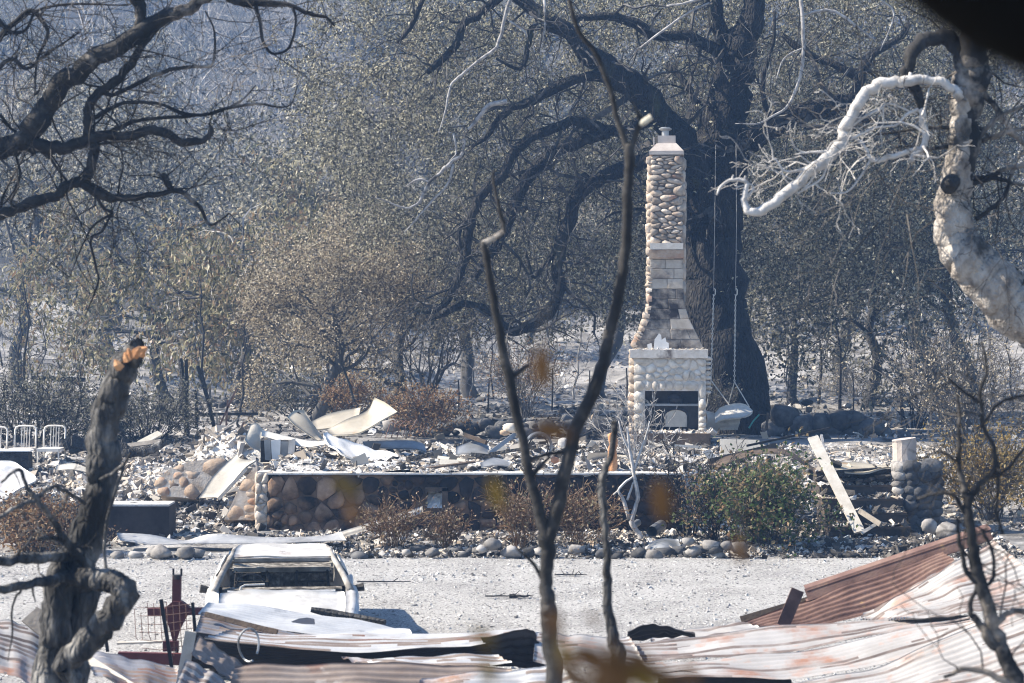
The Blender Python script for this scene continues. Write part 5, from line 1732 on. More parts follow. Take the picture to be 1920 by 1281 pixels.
TIN = [
    ('large pale flat-lit corrugated sheet draped over the front of the burnt car', [(392, 1124), (480, 1134), (600, 1150), (700, 1166), (765, 1180)], [(372, 1150), (470, 1172), (580, 1186), (690, 1190), (772, 1186)], 23.8, 23.0, 11, 'palezinc'),
    ('purple-grey ribbed sheet below the pale one beside the red implement', [(378, 1146), (470, 1166), (560, 1184), (680, 1190)], [(366, 1186), (450, 1188), (560, 1198), (690, 1204)], 22.9, 22.3, 8, 'bluetin'),
    ('long bluish-white sheet with rust blotches running across the middle of the heap', [(440, 1184), (560, 1186), (700, 1184), (850, 1185), (985, 1177)], [(384, 1190), (500, 1208), (620, 1217), (740, 1215), (880, 1208), (990, 1184)], 22.2, 21.4, 9, 'zinc'),
    ('sheet coloured near-black for the shadow under the long bluish-white one', [(350, 1186), (470, 1206), (620, 1218), (760, 1214), (985, 1190)], [(352, 1256), (500, 1254), (700, 1252), (900, 1250), (1010, 1250)], 22.2, 22.5, 9, 'shadetin'),
    ('small corrugated strip sliding down beside the wire loop', [(374, 1190), (420, 1218), (466, 1248)], [(358, 1226), (400, 1250), (440, 1276)], 21.2, 20.8, 4, 'browntin'),
    ('pale crumpled sheet corner at the bottom beside the white post', [(350, 1232), (400, 1258), (445, 1290)], [(322, 1300), (360, 1310), (420, 1320)], 20.6, 20.2, 5, 'pinktin'),
    ('long brown-grey sheet along the bottom edge left of the forked sapling', [(440, 1246), (560, 1243), (700, 1240), (850, 1243), (960, 1252)], [(420, 1330), (560, 1335), (720, 1335), (880, 1330), (990, 1320)], 20.4, 19.8, 8, 'browntin'),
    ('narrow curled white sheet edge between the long bluish sheet and the brown one', [(640, 1232), (720, 1232), (820, 1226), (935, 1224)], [(690, 1244), (760, 1240), (850, 1246), (960, 1240)], 21.2, 20.9, 3, 'zinc'),
    ('white flattened sheet at the very bottom left of the forked sapling', [(790, 1268), (880, 1258), (980, 1252), (1050, 1240)], [(760, 1330), (900, 1330), (1000, 1325), (1100, 1315)], 20.0, 19.4, 7, 'zinc'),
    ('folded sheet end, coloured dark as shade, standing up left of the forked sapling', [(900, 1200), (950, 1188), (985, 1180), (1002, 1192)], [(940, 1246), (975, 1254), (1005, 1260), (1032, 1256)], 21.3, 21.6, 5, 'shadetin'),
    ('short pinkish sheet between the forked sapling and the crooked stem', [(1005, 1182), (1060, 1186), (1120, 1190), (1180, 1192)], [(1000, 1236), (1070, 1244), (1140, 1248), (1220, 1252)], 21.8, 20.8, 8, 'pinktin'),
    ('long pinkish-white rust-striped sheet sweeping up to the right', [(1180, 1208), (1290, 1192), (1420, 1176), (1540, 1166), (1680, 1158), (1812, 1150)], [(1170, 1238), (1300, 1234), (1430, 1224), (1560, 1204), (1690, 1178), (1818, 1156)], 22.0, 21.2, 7, 'pinktin'),
    ('second rust-striped sheet curving below the long pinkish one', [(1170, 1238), (1300, 1236), (1430, 1226), (1560, 1206), (1690, 1180), (1818, 1157)], [(1240, 1270), (1350, 1264), (1470, 1268), (1600, 1256), (1720, 1216), (1836, 1170)], 21.1, 20.3, 8, 'pinktin'),
    ('large fan-shaped pale sheet rising to the right corner of the heap', [(1614, 1158), (1690, 1112), (1770, 1064), (1862, 1010)], [(1700, 1158), (1790, 1148), (1880, 1140), (1990, 1120)], 22.6, 21.4, 16, 'pinktin'),
    ('pale sheet in the lower right corner under the fan-shaped one', [(1470, 1278), (1620, 1254), (1740, 1206), (1850, 1162), (1960, 1128)], [(1560, 1360), (1700, 1350), (1830, 1330), (1990, 1290)], 20.2, 19.0, 14, 'pinktin'),
    ('narrow white folded sheet edge on the far side of the fan-shaped one', [(1622, 1148), (1700, 1104), (1764, 1066), (1800, 1044)], [(1614, 1156), (1690, 1116), (1766, 1072), (1806, 1048)], 22.9, 22.7, 2, 'pinktin'),
    ('sheet coloured dark as shade, folded into a low triangle right of the crooked stem', [(1178, 1186), (1226, 1172), (1262, 1182), (1300, 1192)], [(1176, 1206), (1226, 1200), (1262, 1196), (1304, 1196)], 22.2, 22.5, 3, 'shadetin'),
    ('blue-grey corrugated sheet at the lower left between the snag and the white post', [(150, 1216), (210, 1222), (270, 1234), (332, 1246)], [(180, 1262), (236, 1280), (290, 1296), (345, 1310)], 21.4, 20.4, 8, 'bluetin'),
    ('pale warped sheet at the far lower left behind the snag', [(-30, 1166), (20, 1160), (70, 1178), (120, 1206)], [(-40, 1250), (10, 1258), (60, 1278), (100, 1296)], 21.6, 20.4, 12, 'pinktin'),
    ('brown corrugated sheet under the rusted ridge beam', [(1394, 1166), (1510, 1122), (1640, 1074), (1764, 1034)], [(1450, 1180), (1570, 1166), (1690, 1124), (1806, 1056)], 23.2, 22.8, 7, 'rust'),
    ('thin grey sheet lying on the gravel right of the long pinkish one', [(1216, 1188), (1300, 1176), (1392, 1164)], [(1222, 1202), (1320, 1192), (1440, 1176)], 23.0, 22.6, 3, 'pinktin'),
    ('sheet coloured near-black for the shadow deep under the second rust-striped one', [(1240, 1262), (1350, 1262), (1480, 1270)], [(1220, 1330), (1350, 1330), (1500, 1330)], 20.5, 20.9, 6, 'shadetin'),
]
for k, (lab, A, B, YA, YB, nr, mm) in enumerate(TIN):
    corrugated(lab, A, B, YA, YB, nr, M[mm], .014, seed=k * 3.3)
# charred floor under the heap
MB().grid(np.array([[(x, y, gzs(x, y) + .03 + .22 * (1 + nz(x * 1.1, y)) * math.sin(PI * (y - 17) / 6.6) ** .8) for y in np.linspace(17.02, 23.58, 20)] for x in np.linspace(-6.5, 6.5, 40)])).build('charred_ground', M['rubbledark'], smooth=True)['kind'] = 'structure'


def plank(label, A, B, wd, th, m, name='plank', side=(0, 0, 1), cat='plank', group=None):
    return tag(MB().beam(A, B, wd, th, side).build(name, m), label, cat, group)


# rusted ridge beam: a bent channel
mb = MB()
A_, B_ = P(1512, 1116, 23.2), P(1858, 1000, 23.2)
for dz, dy, w_, t_, sd in ((0, 0, .13, .012, (0, .35, 1)), (.055, .09, .012, .18, (0, -.2, 1)), (-.06, .03, .012, .07, (0, -.2, 1))):
    mb.beam(A_ + [0, dy, dz], B_ + [0, dy, dz], w_, t_, sd)
tag(mb.build('ridge_beam', M['rust']), 'long rusted red-brown steel ridge beam slanting up over the sheets at the right', 'beam')
mb = MB()
A_, B_ = P(1390, 1166, 23.3), P(1520, 1128, 23.3)
mb.beam(A_, B_, .11, .03, (0, .3, 1))
tag(mb.build('steel_strip', M['burntplank']), 'dark short strip of steel lying in line with the ridge beam', 'metal strip')
plank('short rusty flat post sticking up beside the ridge beam', P(1468, 1174, 22.9), P(1496, 1106, 22.9), .13, .02, M['rust'], 'flat_post', (1, 0, 0), 'post')
plank('cream-painted board standing on end between the red implement and the sheets', P(338, 1296, 20.9), P(358, 1184, 20.9), .10, .03, M['paintwood'], 'painted_board', (1, 0, 0), 'board')
plank('white-edged timber slanting down at the foot of the looping branch', P(152, 1230, 20.9), P(250, 1292, 20.5), .09, .05, M['paintwood'], 'timber', (0, .6, 1), 'timber')
plank('grey weathered board lying on the pale sheet behind the snag', P(56, 1152, 21.4), P(102, 1190, 21.3), .2, .03, M['greyplank'], 'weathered_board', (0, .8, 1), 'board')
plank('dark board edge crossing the purple-grey sheet', P(385, 1152, 22.6), P(520, 1186, 22.4), .05, .03, M['burntplank'], 'board', (0, .4, 1), 'board')
V_ = [P(a, b, 22.7) for a, b in ((545, 1166), (560, 1160), (575, 1158), (588, 1160), (589, 1170), (566, 1169))]
tag(MB().add(V_ + [v + np.array([0, .1, -.02]) for v in V_], [list(range(6))[::-1], list(range(6, 12))]).build('dark_scrap', M['bluetin']), 'small dark scrap lying on the pale sheet over the car', 'scrap')
q = np.linspace(-.5, 2 * PI - 1.1, 22)
tag(MB().tube([P(466 + 19 * math.cos(a), 1210 - 31 * math.sin(a), 21.0) + np.array([0, .05 * math.sin(a * 2), 0]) for a in q], .011, 5).build('wire_loop', M['galv']), 'loop of thick grey wire standing up from the sheets', 'wire')

# red steel implement and the rusty wire panel
YR = 24.3
red = thing('red_implement', 'dark red steel farm implement with an upright post, crossbar and pointed plate', 'implement', tuple(P(325, 1246, YR)))
mb = MB().beam(P(331, 1140, YR), P(332, 1080, YR), .09, .07, (1, 0, 0))
po = mb.build('post', M['redpaint'], red)
MB().tube([P(332, 1086, YR), P(332, 1078, YR)], .05, 10).build('collar', M['iron'], po)
for a in (325, 340):
    MB().tube([P(a, 1080, YR), P(a, 1066, YR)], .012, 5).build('prong', M['iron'], po)
MB().beam(P(278, 1147, YR), P(384, 1146, YR), .075, .08, (0, 0, 1)).build('crossbar', M['redpaint'], red)


def prism(pts, Y, th, name, m, parent):
    V_ = [P(a, b, Y) for a, b in pts]
    n = len(V_)
    W_ = [v + np.array([0, th, 0]) for v in V_]
    mb = MB().add(V_ + W_, [list(range(n))[::-1], list(range(n, 2 * n))])
    mb.add([x for i in range(n) for x in (V_[i], V_[(i + 1) % n], W_[(i + 1) % n], W_[i])], np.arange(4 * n).reshape(-1, 4))
    return mb.build(name, m, parent)


prism([(309, 1140), (324, 1128), (340, 1128), (356, 1140)], YR - .06, .1, 'gusset', M['redpaint'], red)
prism([(308, 1153), (352, 1153), (338, 1180), (331, 1202), (324, 1204), (318, 1180)], YR - .03, .03, 'pointed_plate', M['redpaint'], red)
prism([(305, 1203), (334, 1203), (334, 1222), (305, 1222)], YR - .05, .08, 'foot_plate', M['redpaint'], red)
MB().beam(P(222, 1233, YR - .1), P(342, 1236, YR - .1), .12, .08, (0, 0, 1)).build('drawbar', M['redpaint'], red)
MB().tube([P(331, 1202, YR - .02), P(332, 1235, YR - .05)], .02, 6).build('pin', M['iron'], red)
plank('white strip lying on the gravel left of the red implement', P(220, 1206, 24.6), P(304, 1203, 24.6), .05, .02, M['paintwood'], 'white_strip', (0, 1, .2), 'strip')
fen = thing('wire_fence', 'bent rusty wire mesh panel on two thin steel stakes before the red implement', 'fence', tuple(P(310, 1250, 23.2)))
wp = MB()
for k in range(10):
    a = 252 + 12 * k
    top = 1126 + 8 * abs(math.sin(k * 1.3)) + (16 if k < 2 else 0)
    wp.tube([P(a, top, 23.2), P(a + 3, (top + 1250) / 2, 23.15), P(a + rnd.uniform(2, 8), 1230 if k > 4 else 1200, 23.2)], .0035, 4)
for b in range(6):
    wp.tube([P(256 + b * 2, 1140 + b * 15, 23.2), P(300, 1136 + b * 16 + 3, 23.12), P(366, 1132 + b * 15, 23.2)], .0035, 4)
wp.build('wire_mesh', M['rust'], fen)
MB().beam(P(302, 1124, 23.1), P(325, 1270, 23.1), .035, .03, (1, 0, 0)).build('stake', M['iron'], fen)
MB().beam(P(361, 1130, 23.1), P(367, 1190, 23.1), .03, .025, (1, 0, 0)).build('stake', M['iron'], fen)
plank('thin black steel stake standing on the gravel right of the snag', P(196, 1180, 23.5), P(202, 1222, 23.5), .03, .03, M['iron'], 'steel_stake', (1, 0, 0), 'stake')


# ------------------------------------------------------------------ white metal chairs
def make_chair():
    c = thing('metal_chair', None, 'chair', (0, 0, 0), local=True)
    t = .014
    arch = [(-.2, .19, .44)] + [(-.2, .20, .62), (-.2, .23, .78), (-.18, .235, .83), (-.13, .24, .855), (0, .24, .86), (.13, .24, .855), (.18, .235, .83), (.2, .23, .78), (.2, .20, .62), (.2, .19, .44)]
    MB().tube(arch, .017, 7).build('back_frame', M['whitemetal'], c, True)
    for x in (-.075, -.025, .025, .075):
        MB().tube([(x, .195, .47), (x, .215, .66), (x, .238, .85)], .009, 5).build('slat', M['whitemetal'], c)
    mb = MB().box((0, -.01, .45), (.42, .40, .03))
    mb.box((0, -.21, .435), (.40, .02, .05))
    mb.build('seat', M['whitemetal'], c)
    for sx in (-1, 1):
        MB().tube([(sx * .19, -.18, .45), (sx * .2, -.2, .0)], [.017, .012], 6).build('leg', M['whitemetal'], c)
        MB().tube([(sx * .2, .19, .45), (sx * .2, .24, .0)], [.017, .012], 6).build('leg', M['whitemetal'], c)
        MB().tube([(sx * .195, -.19, .2), (sx * .2, .21, .2)], .009, 5).build('stretcher', M['whitemetal'], c)
    index_kids(c)
    return c


ch0 = make_chair()
for k, (px, py, Y, lab, rz) in enumerate(((96, 888, 43, 'white slatted metal chair nearest the snag in the row of three', -.1), (41, 888, 43.2, 'middle white slatted metal chair of the row', -.1), (-14, 890, 43.2, 'white slatted metal chair cut off by the left edge', -.15))):
    p = P(px, py, Y)
    o = ch0 if k == 0 else clone(ch0)
    o.location, o.rotation_euler = tuple(p), (0, 0, rz)
    o.scale = (1.03,) * 3
    tag(o, lab, 'chair', 'white chairs in a row in the ruins')
o = tag(MB().box(P(30, 862, 42.2) - np.array([0, 0, .05]), (.52, .4, .36)).build('charred_box', M['char']), 'charred black box standing before the middle chair', 'box')
MB().box(P(30, 845, 42.2), (.58, .44, .02)).build('lid', M['plaster'], o)

# ------------------------------------------------------------------ the swing under the oak
YG = 48.3
swg = thing('rope_swing', 'white woven swing seat hanging by two chains from the great oak limb', 'swing', tuple(P(1365, 800, YG)))
for hx, hy, bx, by in ((1338, 553, 1333, 713), (1379, 556, 1377, 716)):
    MB().tube([P(hx + (4 if hx < 1350 else 1), 268, YG), P(hx + 2, 420, YG), P(hx, 545, YG)], .007, 4).build('rope', M['twigpale'], swg)
    MB().tube([P(hx + 1, 541, YG), P(hx + 3, 543, YG), P(hx + 3, 552, YG), P(hx, 556, YG), P(hx - 1, 552, YG)], .012, 5).build('hook', M['whitemetal'], swg)
    cb = MB()
    n = 34
    for i in range(n):
        a, b = (i + .0) / n, (i + 1.25) / n
        A, B = P(hx + (bx - hx) * a, hy + (by - hy) * a, YG), P(hx + (bx - hx) * b, hy + (by - hy) * b, YG)
        sd = np.array([.018, 0, 0]) if i % 2 else np.array([0, .018, 0])
        m_ = (A + B) / 2
        cb.tube([A, m_ + sd, B, m_ - sd, A], .0085, 4, cap=False)
    cb.build('chain', M['whitemetal'], swg)
for A, B, d in (((1333, 713), (1325, 762), .35), ((1333, 713), (1368, 760), -.3), ((1377, 716), (1364, 764), .35), ((1377, 716), (1405, 763), -.3)):
    MB().tube([P(*A, YG), (P(*A, YG) + P(*B, YG + d)) / 2, P(*B, YG + d)], .012, 5).build('strap', M['wicker'], swg)
rows = []
for a, y0, z0 in ((1342, 776, 796), (1350, 766, 790), (1362, 761, 787), (1375, 758, 786), (1388, 757, 785), (1398, 760, 783), (1406, 768, 780), (1410, 772, 776)):
    rows.append([P(a, y0 + (z0 - y0) * t, YG - .3 + .22 * math.cos(t * PI * .9) + .08 * math.sin(t * PI)) + np.array([0, -.10 * math.sin(t * PI), 0]) for t in np.linspace(0, 1, 7)])
MB().grid(np.array(rows), .03).build('backrest_roll', M['wicker'], swg, True)
wv = MB()
for k in range(17):                             # woven seat body: ribs and weft
    t = k / 16
    a = P(1344 + 44 * t, 778 + 4 * t, YG - .15)
    b = P(1350 + 32 * t, 806 - 3 * math.sin(t * PI), YG - .05)
    wv.tube([a, (a + b) / 2 + np.array([0, -.07, 0]), b], .011, 4)
for k in range(12):
    t = k / 11
    A, B = P(1343 + 7 * t, 778 + 28 * t, YG - .16), P(1390 - 8 * t, 781 + 24 * t, YG - .16)
    wv.tube([A, (A + B) / 2 + np.array([0, -.06 - .02 * math.sin(t * 3), 0]), B], .010, 4)
wv.build('seat_weave', M['wicker'], swg)
rows = [[P(1323 + 24 * s_ + 3 * math.sin(t * 4), 771 + 6 * s_ + 34 * t, YG + .15 - .1 * math.sin(t * PI)) for t in np.linspace(0, 1, 6)] for s_ in np.linspace(0, 1, 6)]
MB().grid(np.array(rows), .02).build('woven_wing', M['wicker'], swg, True)
mb = MB().tube([P(1404, 803, 47.9), P(1412, 790, 47.9), P(1424, 777, 47.9)], .018, 6)
tag(mb.build('teal_stake', M['teal']), 'slanting teal garden stake leaning beside the swing', 'stake')
mb = MB().beam(P(1437, 806, 47.8), P(1440, 774, 47.8), .05, .035, (1, 0, 0)).beam(P(1424, 777, 47.8), P(1440, 778, 47.85), .02, .02)
tag(mb.build('wooden_stake', M['burntplank']), 'short brown wooden stake right of the teal one', 'stake')

# ------------------------------------------------------------------ posts and rails behind on the left
for lab, A, B, wpx in (('thick charred post, the taller leaning one of the pair behind the masonry heap', (352, 818), (338, 672), 11), ('thinner charred post upright against the taller one', (351, 800), (349, 674), 7), ('leaning charred post right of the pair', (401, 788), (371, 686), 8), ('short charred post stub between the pair and the leaning one', (369, 792), (367, 731), 6), ('bent black rod standing behind the curved pale panels', (664, 742), (640, 684), 5)):
    tag(MB().tube([P(A[0], A[1] + 12, 48), P((A[0] * 2 + B[0]) / 3, (A[1] * 2 + B[1]) / 3, 48), P((A[0] + 2 * B[0]) / 3 + .6, (A[1] + 2 * B[1]) / 3, 48), P(B[0], B[1], 48)], [wpx * .5 * 48 / F, wpx * .5 * 48 / F, wpx * .47 * 48 / F, wpx * .43 * 48 / F], 8, .2, A[0]).build('charred_post', M['char']), lab, 'post')
plank('dark horizontal rail lying behind the charred posts', P(330, 777, 50), P(484, 776, 50), .06, .08, M['char'], 'fence_rail', (0, 0, 1), 'rail')
plank('second dark rail farther back beside the tan tree', P(560, 737, 57), P(690, 734, 57), .08, .08, M['char'], 'fence_rail', (0, 0, 1), 'rail')
plank('dark fallen log on the burnt slope at the far left', P(60, 709, 66), P(160, 712, 66), .12, .12, M['char'], 'fallen_log', (0, 0, 1), 'log')
for k, (a, b, h_) in enumerate(((1105, 735, 70), (1175, 720, 60), (1035, 740, 80), (972, 745, 90), (860, 742, 60), (915, 745, 66), (1692, 800, 150), (1600, 740, 70))):
    tag(MB().tube([P(a, b + 30, 52), P(a + 1, b, 52), P(a + rnd.uniform(-2, 3), b - h_ + 30, 52)], [.02, .02, .015], 5, .2, k).build('thin_stake', M['char']), 'thin black stake standing on the burnt ground behind the house', 'stake', 'thin black stakes behind the house')

# ------------------------------------------------------------------ debris on the house floor
YD = 39


def sheet(label, rows, Y, m, th=.012, name='bent_sheet', cat='panel', sub=4, wob=.0):
    """A bent panel through a few rows of (px, py, depth offset)."""
    G = np.array([[P(a, b, Y + c) for a, b, c in r] for r in rows])
    G = np.stack([spline(G[i], sub) for i in range(G.shape[0])])
    G = np.stack([spline(G[:, j], sub) for j in range(G.shape[1])], 1)
    if wob:
        G = G + np.array([[[0, 0, wob * nz(i * .5, j * .5, rows[0][0][0])] for j in range(G.shape[1])] for i in range(G.shape[0])])
    return tag(MB().grid(G, th).build(name, m, smooth=True), label, cat)


sheet('large curved cream sheet-metal panel curling up at its right end on the debris pile', [[(612, 806, 0), (650, 786, .1), (688, 770, .3), (702, 745, .4)], [(616, 812, -.4), (660, 806, -.4), (700, 796, -.3), (724, 756, -.1)], [(622, 816, -.7), (672, 812, -.8), (712, 790, -.7), (745, 772, -.4)]], 40, M['creammetal'], .02)
sheet('flat cream panel lying behind the curved one with a dark underside', [[(584, 790, .4), (622, 774, .5), (676, 764, .6)], [(588, 806, 0), (628, 800, 0), (672, 784, .2)]], 40.4, M['creammetal'], .03)
sheet('folded cream panel with a black inner face standing left of the flat one', [[(538, 782, 0), (552, 770, .2), (570, 768, .3)], [(556, 800, -.2), (575, 790, 0), (590, 800, .1)], [(596, 826, -.4), (602, 824, -.2), (606, 822, -.1)]], 39.6, M['creammetal'], .012)
V_ = [P(a, b, 39.75) for a, b in ((541, 782), (560, 772), (590, 800), (604, 822))]
tag(MB().add(V_ + [v + np.array([0, .06, 0]) for v in V_], [[3, 2, 1, 0], [4, 5, 6, 7]]).build('charred_board', M['char']), 'black charred board inside the folded cream panel', 'board')
sheet('long pale gutter-like strip bridging the debris above the dark cabinet', [[(492, 806, .1), (540, 818, 0), (580, 826, -.1), (612, 826, -.1)], [(490, 817, 0), (536, 830, -.1), (576, 838, -.2), (610, 833, -.2)]], 38.6, M['whitemetal'], .02)
sheet('bent blue-grey panel standing at the left end of the pale strip', [[(470, 796, .1), (482, 794, .1), (494, 806, .1)], [(464, 812, 0), (474, 810, 0), (490, 820, 0)], [(458, 824, -.1), (470, 838, -.1), (488, 846, 0)]], 38.8, M['wallboard'], .02)
cab = thing('metal_cabinet', 'small burnt cabinet with pale front panels under the pale strip', 'cabinet', tuple(P(520, 866, 38.2)))
MB().box(P(522, 845, 38.5), (.55, .45, .36)).build('carcass', M['carchar'], cab)
prism([(495, 826), (507, 824), (508, 864), (497, 862)], 38.2, .03, 'side_panel', M['galv'], cab)
prism([(508, 826), (526, 824), (525, 866), (510, 866)], 38.18, .03, 'front_panel', M['plaster'], cab)
prism([(541, 826), (554, 822), (551, 864), (539, 866)], 38.18, .03, 'front_panel', M['whitewash'], cab)
prism([(527, 828), (540, 828), (539, 866), (527, 866)], 38.22, .03, 'inner_panel', M['galv'], cab)
sheet('broad white ash-covered sheet sagging over the middle of the pile', [[(606, 812, .4), (640, 822, .5), (690, 838, .6), (740, 850, .5)], [(612, 826, 0), (650, 842, 0), (700, 856, 0), (760, 870, 0)], [(640, 850, -.6), (680, 866, -.6), (730, 876, -.6), (784, 884, -.6)]], 38.3, M['plaster'], .03, 'ash_sheet', 'sheet', 4, .06)
sheet('low curved blue-grey metal shell lying in the ash right of the white sheet', [[(680, 828, .2), (720, 826, .3), (770, 826, .3), (796, 832, .2)], [(684, 838, 0), (730, 840, 0), (780, 842, 0), (800, 848, 0)]], 39.6, M['galv'], .02)
sheet('curved galvanised drum wall half sunk in the ash in the middle', [[(856, 838, .2), (878, 830, .3), (900, 828, .3), (916, 832, .3)], [(854, 852, 0), (876, 850, -.1), (900, 850, -.1), (918, 852, 0)]], 38.6, M['galv'], .02)
plank('charred timber crossing behind the galvanised drum', P(872, 816, 38.9), P(912, 830, 38.7), .07, .08, M['burntplank'], 'charred_timber', (0, .3, 1), 'timber')
plank('grey metal tube leaning over the ash in the middle', P(918, 850, 38.3), P(966, 814, 38.6), .07, .06, M['galv'], 'leaning_tube', (0, .3, 1), 'tube')
plank('dark bar lying flat under the leaning grey tube', P(916, 852, 38.2), P(1006, 838, 38.2), .045, .05, M['char'], 'dark_bar', (0, .3, 1), 'bar')
q = np.linspace(2.9, -.7, 18)
wl = thing('wheel_frame', 'half-buried burnt wheel rim with holes standing in the ash', 'wheel', tuple(P(1010, 850, 38.8)))
MB().tube([P(1010 + 24 * math.cos(a), 838 - 26 * math.sin(a), 38.8) for a in q], .028, 6).build('rim', M['galv'], wl)
MB().tube([P(1010 + 18 * math.cos(a), 838 - 20 * math.sin(a), 38.78) for a in q], .012, 5).build('inner_ring', M['iron'], wl)
for a in q[2:-2:3]:
    MB().tube([P(1010 + 19 * math.cos(a), 838 - 21 * math.sin(a), 38.8), P(1010 + 23 * math.cos(a), 838 - 25 * math.sin(a), 38.8)], .014, 5).build('spoke', M['galv'], wl)
for k, (px, py, w_, h_, mm, lab) in enumerate(((957, 810, 30, 18, 'whitestone', 'pale broken stone in the ash beside the forked sapling'), (946, 816, 20, 12, 'tanstone', 'ochre stone in the ash left of the pale broken one'), (1057, 838, 24, 22, 'plaster', 'white rounded lump in the ash right of the wheel rim'), (1040, 868, 16, 14, 'terracotta', 'small red clay piece at the wall edge behind the right fork'), (1690, 870, 40, 16, 'whitestone', 'pale flat stone under the stump on the step wall'), (976, 830, 18, 16, 'plaster', 'small white lump beside the leaning grey tube'))):
    rock(px, py, w_, h_, 37.6 if k < 4 else 38.6, M[mm], lab, None, 'stone_lump')
plank('burnt flat board lying on the ash near the front wall', P(800, 878, 36.7), P(890, 866, 37), .1, .025, M['burntplank'], 'burnt_board', (0, 1, .1), 'board')
sheet('dark crumpled metal scrap on the ash near the front wall', [[(900, 868, .2), (925, 858, .3), (960, 866, .2)], [(902, 876, 0), (930, 872, 0), (962, 876, 0)]], 36.9, M['galv'], .015, 'metal_scrap', 'scrap')
plank('dark burnt timber lying in the ash right of the hearth', P(1330, 868, 38), P(1455, 838, 38.4), .12, .10, M['burntplank'], 'burnt_timber', (0, .3, 1), 'timber')
sheet('long curled sheet arching over the ash behind the green bush', [[(1318, 884, 0), (1360, 856, .2), (1430, 842, .3), (1480, 846, .2), (1530, 880, 0)], [(1322, 892, -.5), (1366, 868, -.4), (1432, 850, -.3), (1482, 856, -.4), (1534, 890, -.5)]], 37.4, M['burntplank'], .012, 'curled_sheet', 'sheet')
plank('thin black pipe slanting over the ash right of the hearth', P(1400, 836, 39), P(1556, 803, 39.4), .035, .035, M['iron'], 'thin_pipe', (0, 0, 1), 'pipe')
plank('grey board lying in the ash right of the hearth slab', P(1350, 838, 41), P(1424, 840, 41), .3, .03, M['wallboard'], 'grey_board', (0, .5, 1), 'board')
for k in range(30):
    px, Y = rnd.uniform(560, 1300), rnd.uniform(37, 45)
    x = (px - 960) * Y / F
    z = bed(x, Y)
    a = rnd.uniform(0, 3.1)
    L_ = rnd.uniform(.25, .7)
    d = np.array([math.cos(a) * L_, math.sin(a) * L_ * .6, rnd.uniform(-.05, .22)])
    c = np.array([x, Y, z + .08])
    dark = rnd.random() < .6
    plank('charred stick lying in the ash of the house' if dark else 'pale splinter board lying in the ash of the house', c - d / 2, c + d / 2, rnd.uniform(.03, .09), .02, M['char'] if dark else M['wallboard'], 'charred_stick' if dark else 'splinter_board', (0, .5, 1), 'stick' if dark else 'board', 'charred sticks in the ash' if dark else 'splinter boards in the ash')
wr = thing('wire_arch', 'pale bent wire hoops arching over the ash behind the debris pile', 'wire', tuple(P(755, 820, 42)))
for k in range(5):
    a = 722 + 9 * k
    MB().tube([P(a + 2 * k, 822, 42), P(a + 9 + k, 796 - 2 * k + k * k, 42), P(a + 22, 788, 42.1), P(a + 34 - k, 796, 42.2), P(a + 48 - 2 * k, 820, 42.3)][:3 if k < 3 else 5], .008, 4).build('hoop', M['rust'], wr)
# debris at the left of the house
lean = sheet('pale wallboard leaning beside the fallen masonry slab', [[(446, 852, .3), (400, 895, .1), (374, 935, 0)], [(452, 862, .2), (425, 900, 0), (404, 934, -.1)], [(480, 866, .1), (456, 884, 0), (412, 938, -.2)]], 37.6, M['wallboard'], .03, 'leaning_board', 'board')
plank('cream timber edge along the leaning wallboard', P(410, 936, 37.2), P(462, 880, 37.4), .05, .04, M['paintwood'], 'timber_edge', (0, .3, 1), 'timber')
plank('black charred rafter under the leaning wallboard', P(372, 938, 37.9), P(440, 862, 38.2), .09, .06, M['char'], 'charred_rafter', (0, .3, 1), 'timber')
sheet('bluish bent roof panel slumped at the left edge below the chairs', [[(-30, 866, 1.2), (20, 864, 1.0), (44, 878, .8), (66, 892, .5)], [(-30, 905, .4), (10, 915, .3), (40, 905, .2), (68, 897, .2)], [(-30, 945, -.3), (0, 942, -.2), (30, 920, -.1), (66, 902, 0)]], 37.5, M['zinc'], .02, 'bent_sheet', 'panel')
for k, (A, B, Y, lab) in enumerate((((288, 738), (442, 700), 42, ''), ((400, 824), (444, 728), 41, 'tall thin pole leaning over the masonry heap'), ((402, 820), (448, 784), 40.6, 'thin dark rod crossing above the masonry heap'), ((436, 826), (458, 792), 40.6, 'short dark rod beside the bent blue-grey panel'), ((410, 818), (406, 776), 41, 'upright pale stick on the masonry heap'), ((424, 800), (427, 750), 41, 'upright thin rod right of the pale stick'))):
    if lab:
        plank(lab, P(*A, Y), P(*B, Y), .03, .03, M['rust'] if k % 2 else M['greyplank'], 'thin_rod', (0, 0, 1), 'rod')
plank('tan plank lying on the rubble right of the snag', P(262, 832, 43), P(300, 812, 43.4), .14, .03, M['palewood'], 'tan_plank', (0, .8, .5), 'plank')
plank('grey plank lying below the tan one', P(240, 836, 42.6), P(302, 828, 42.8), .12, .03, M['greyplank'], 'grey_plank', (0, .8, .5), 'plank')
o = MB()
limb(o, [(222, 842, 22), (252, 848, 22), (285, 842, 18), (312, 828, 14)], 42, 8, .3)
tag(o.build('ash_log', M['snagbark'], smooth=True), 'grey-barked burnt log on the rubble right of the snag', 'log')
sheet('rusty-edged scrap panel among the rubble left of the snag', [[(106, 872, .2), (135, 868, .3), (166, 878, .2)], [(104, 882, 0), (136, 880, 0), (166, 886, 0)]], 40.5, M['wallboard'], .015, 'scrap_sheet', 'panel')
for k, (A, B) in enumerate((((128, 842), (158, 834)), ((118, 836), (150, 822)), ((134, 826), (165, 836)))):
    plank(('dark sheet scrap leaning in the rubble behind the snag', 'black charred board in the rubble right of the chairs', 'short charred board behind the snag')[k], P(*A, 43), P(*B, 43.2), .22, .03, M['char'], 'charred_plank', (0, .6, 1), 'board')

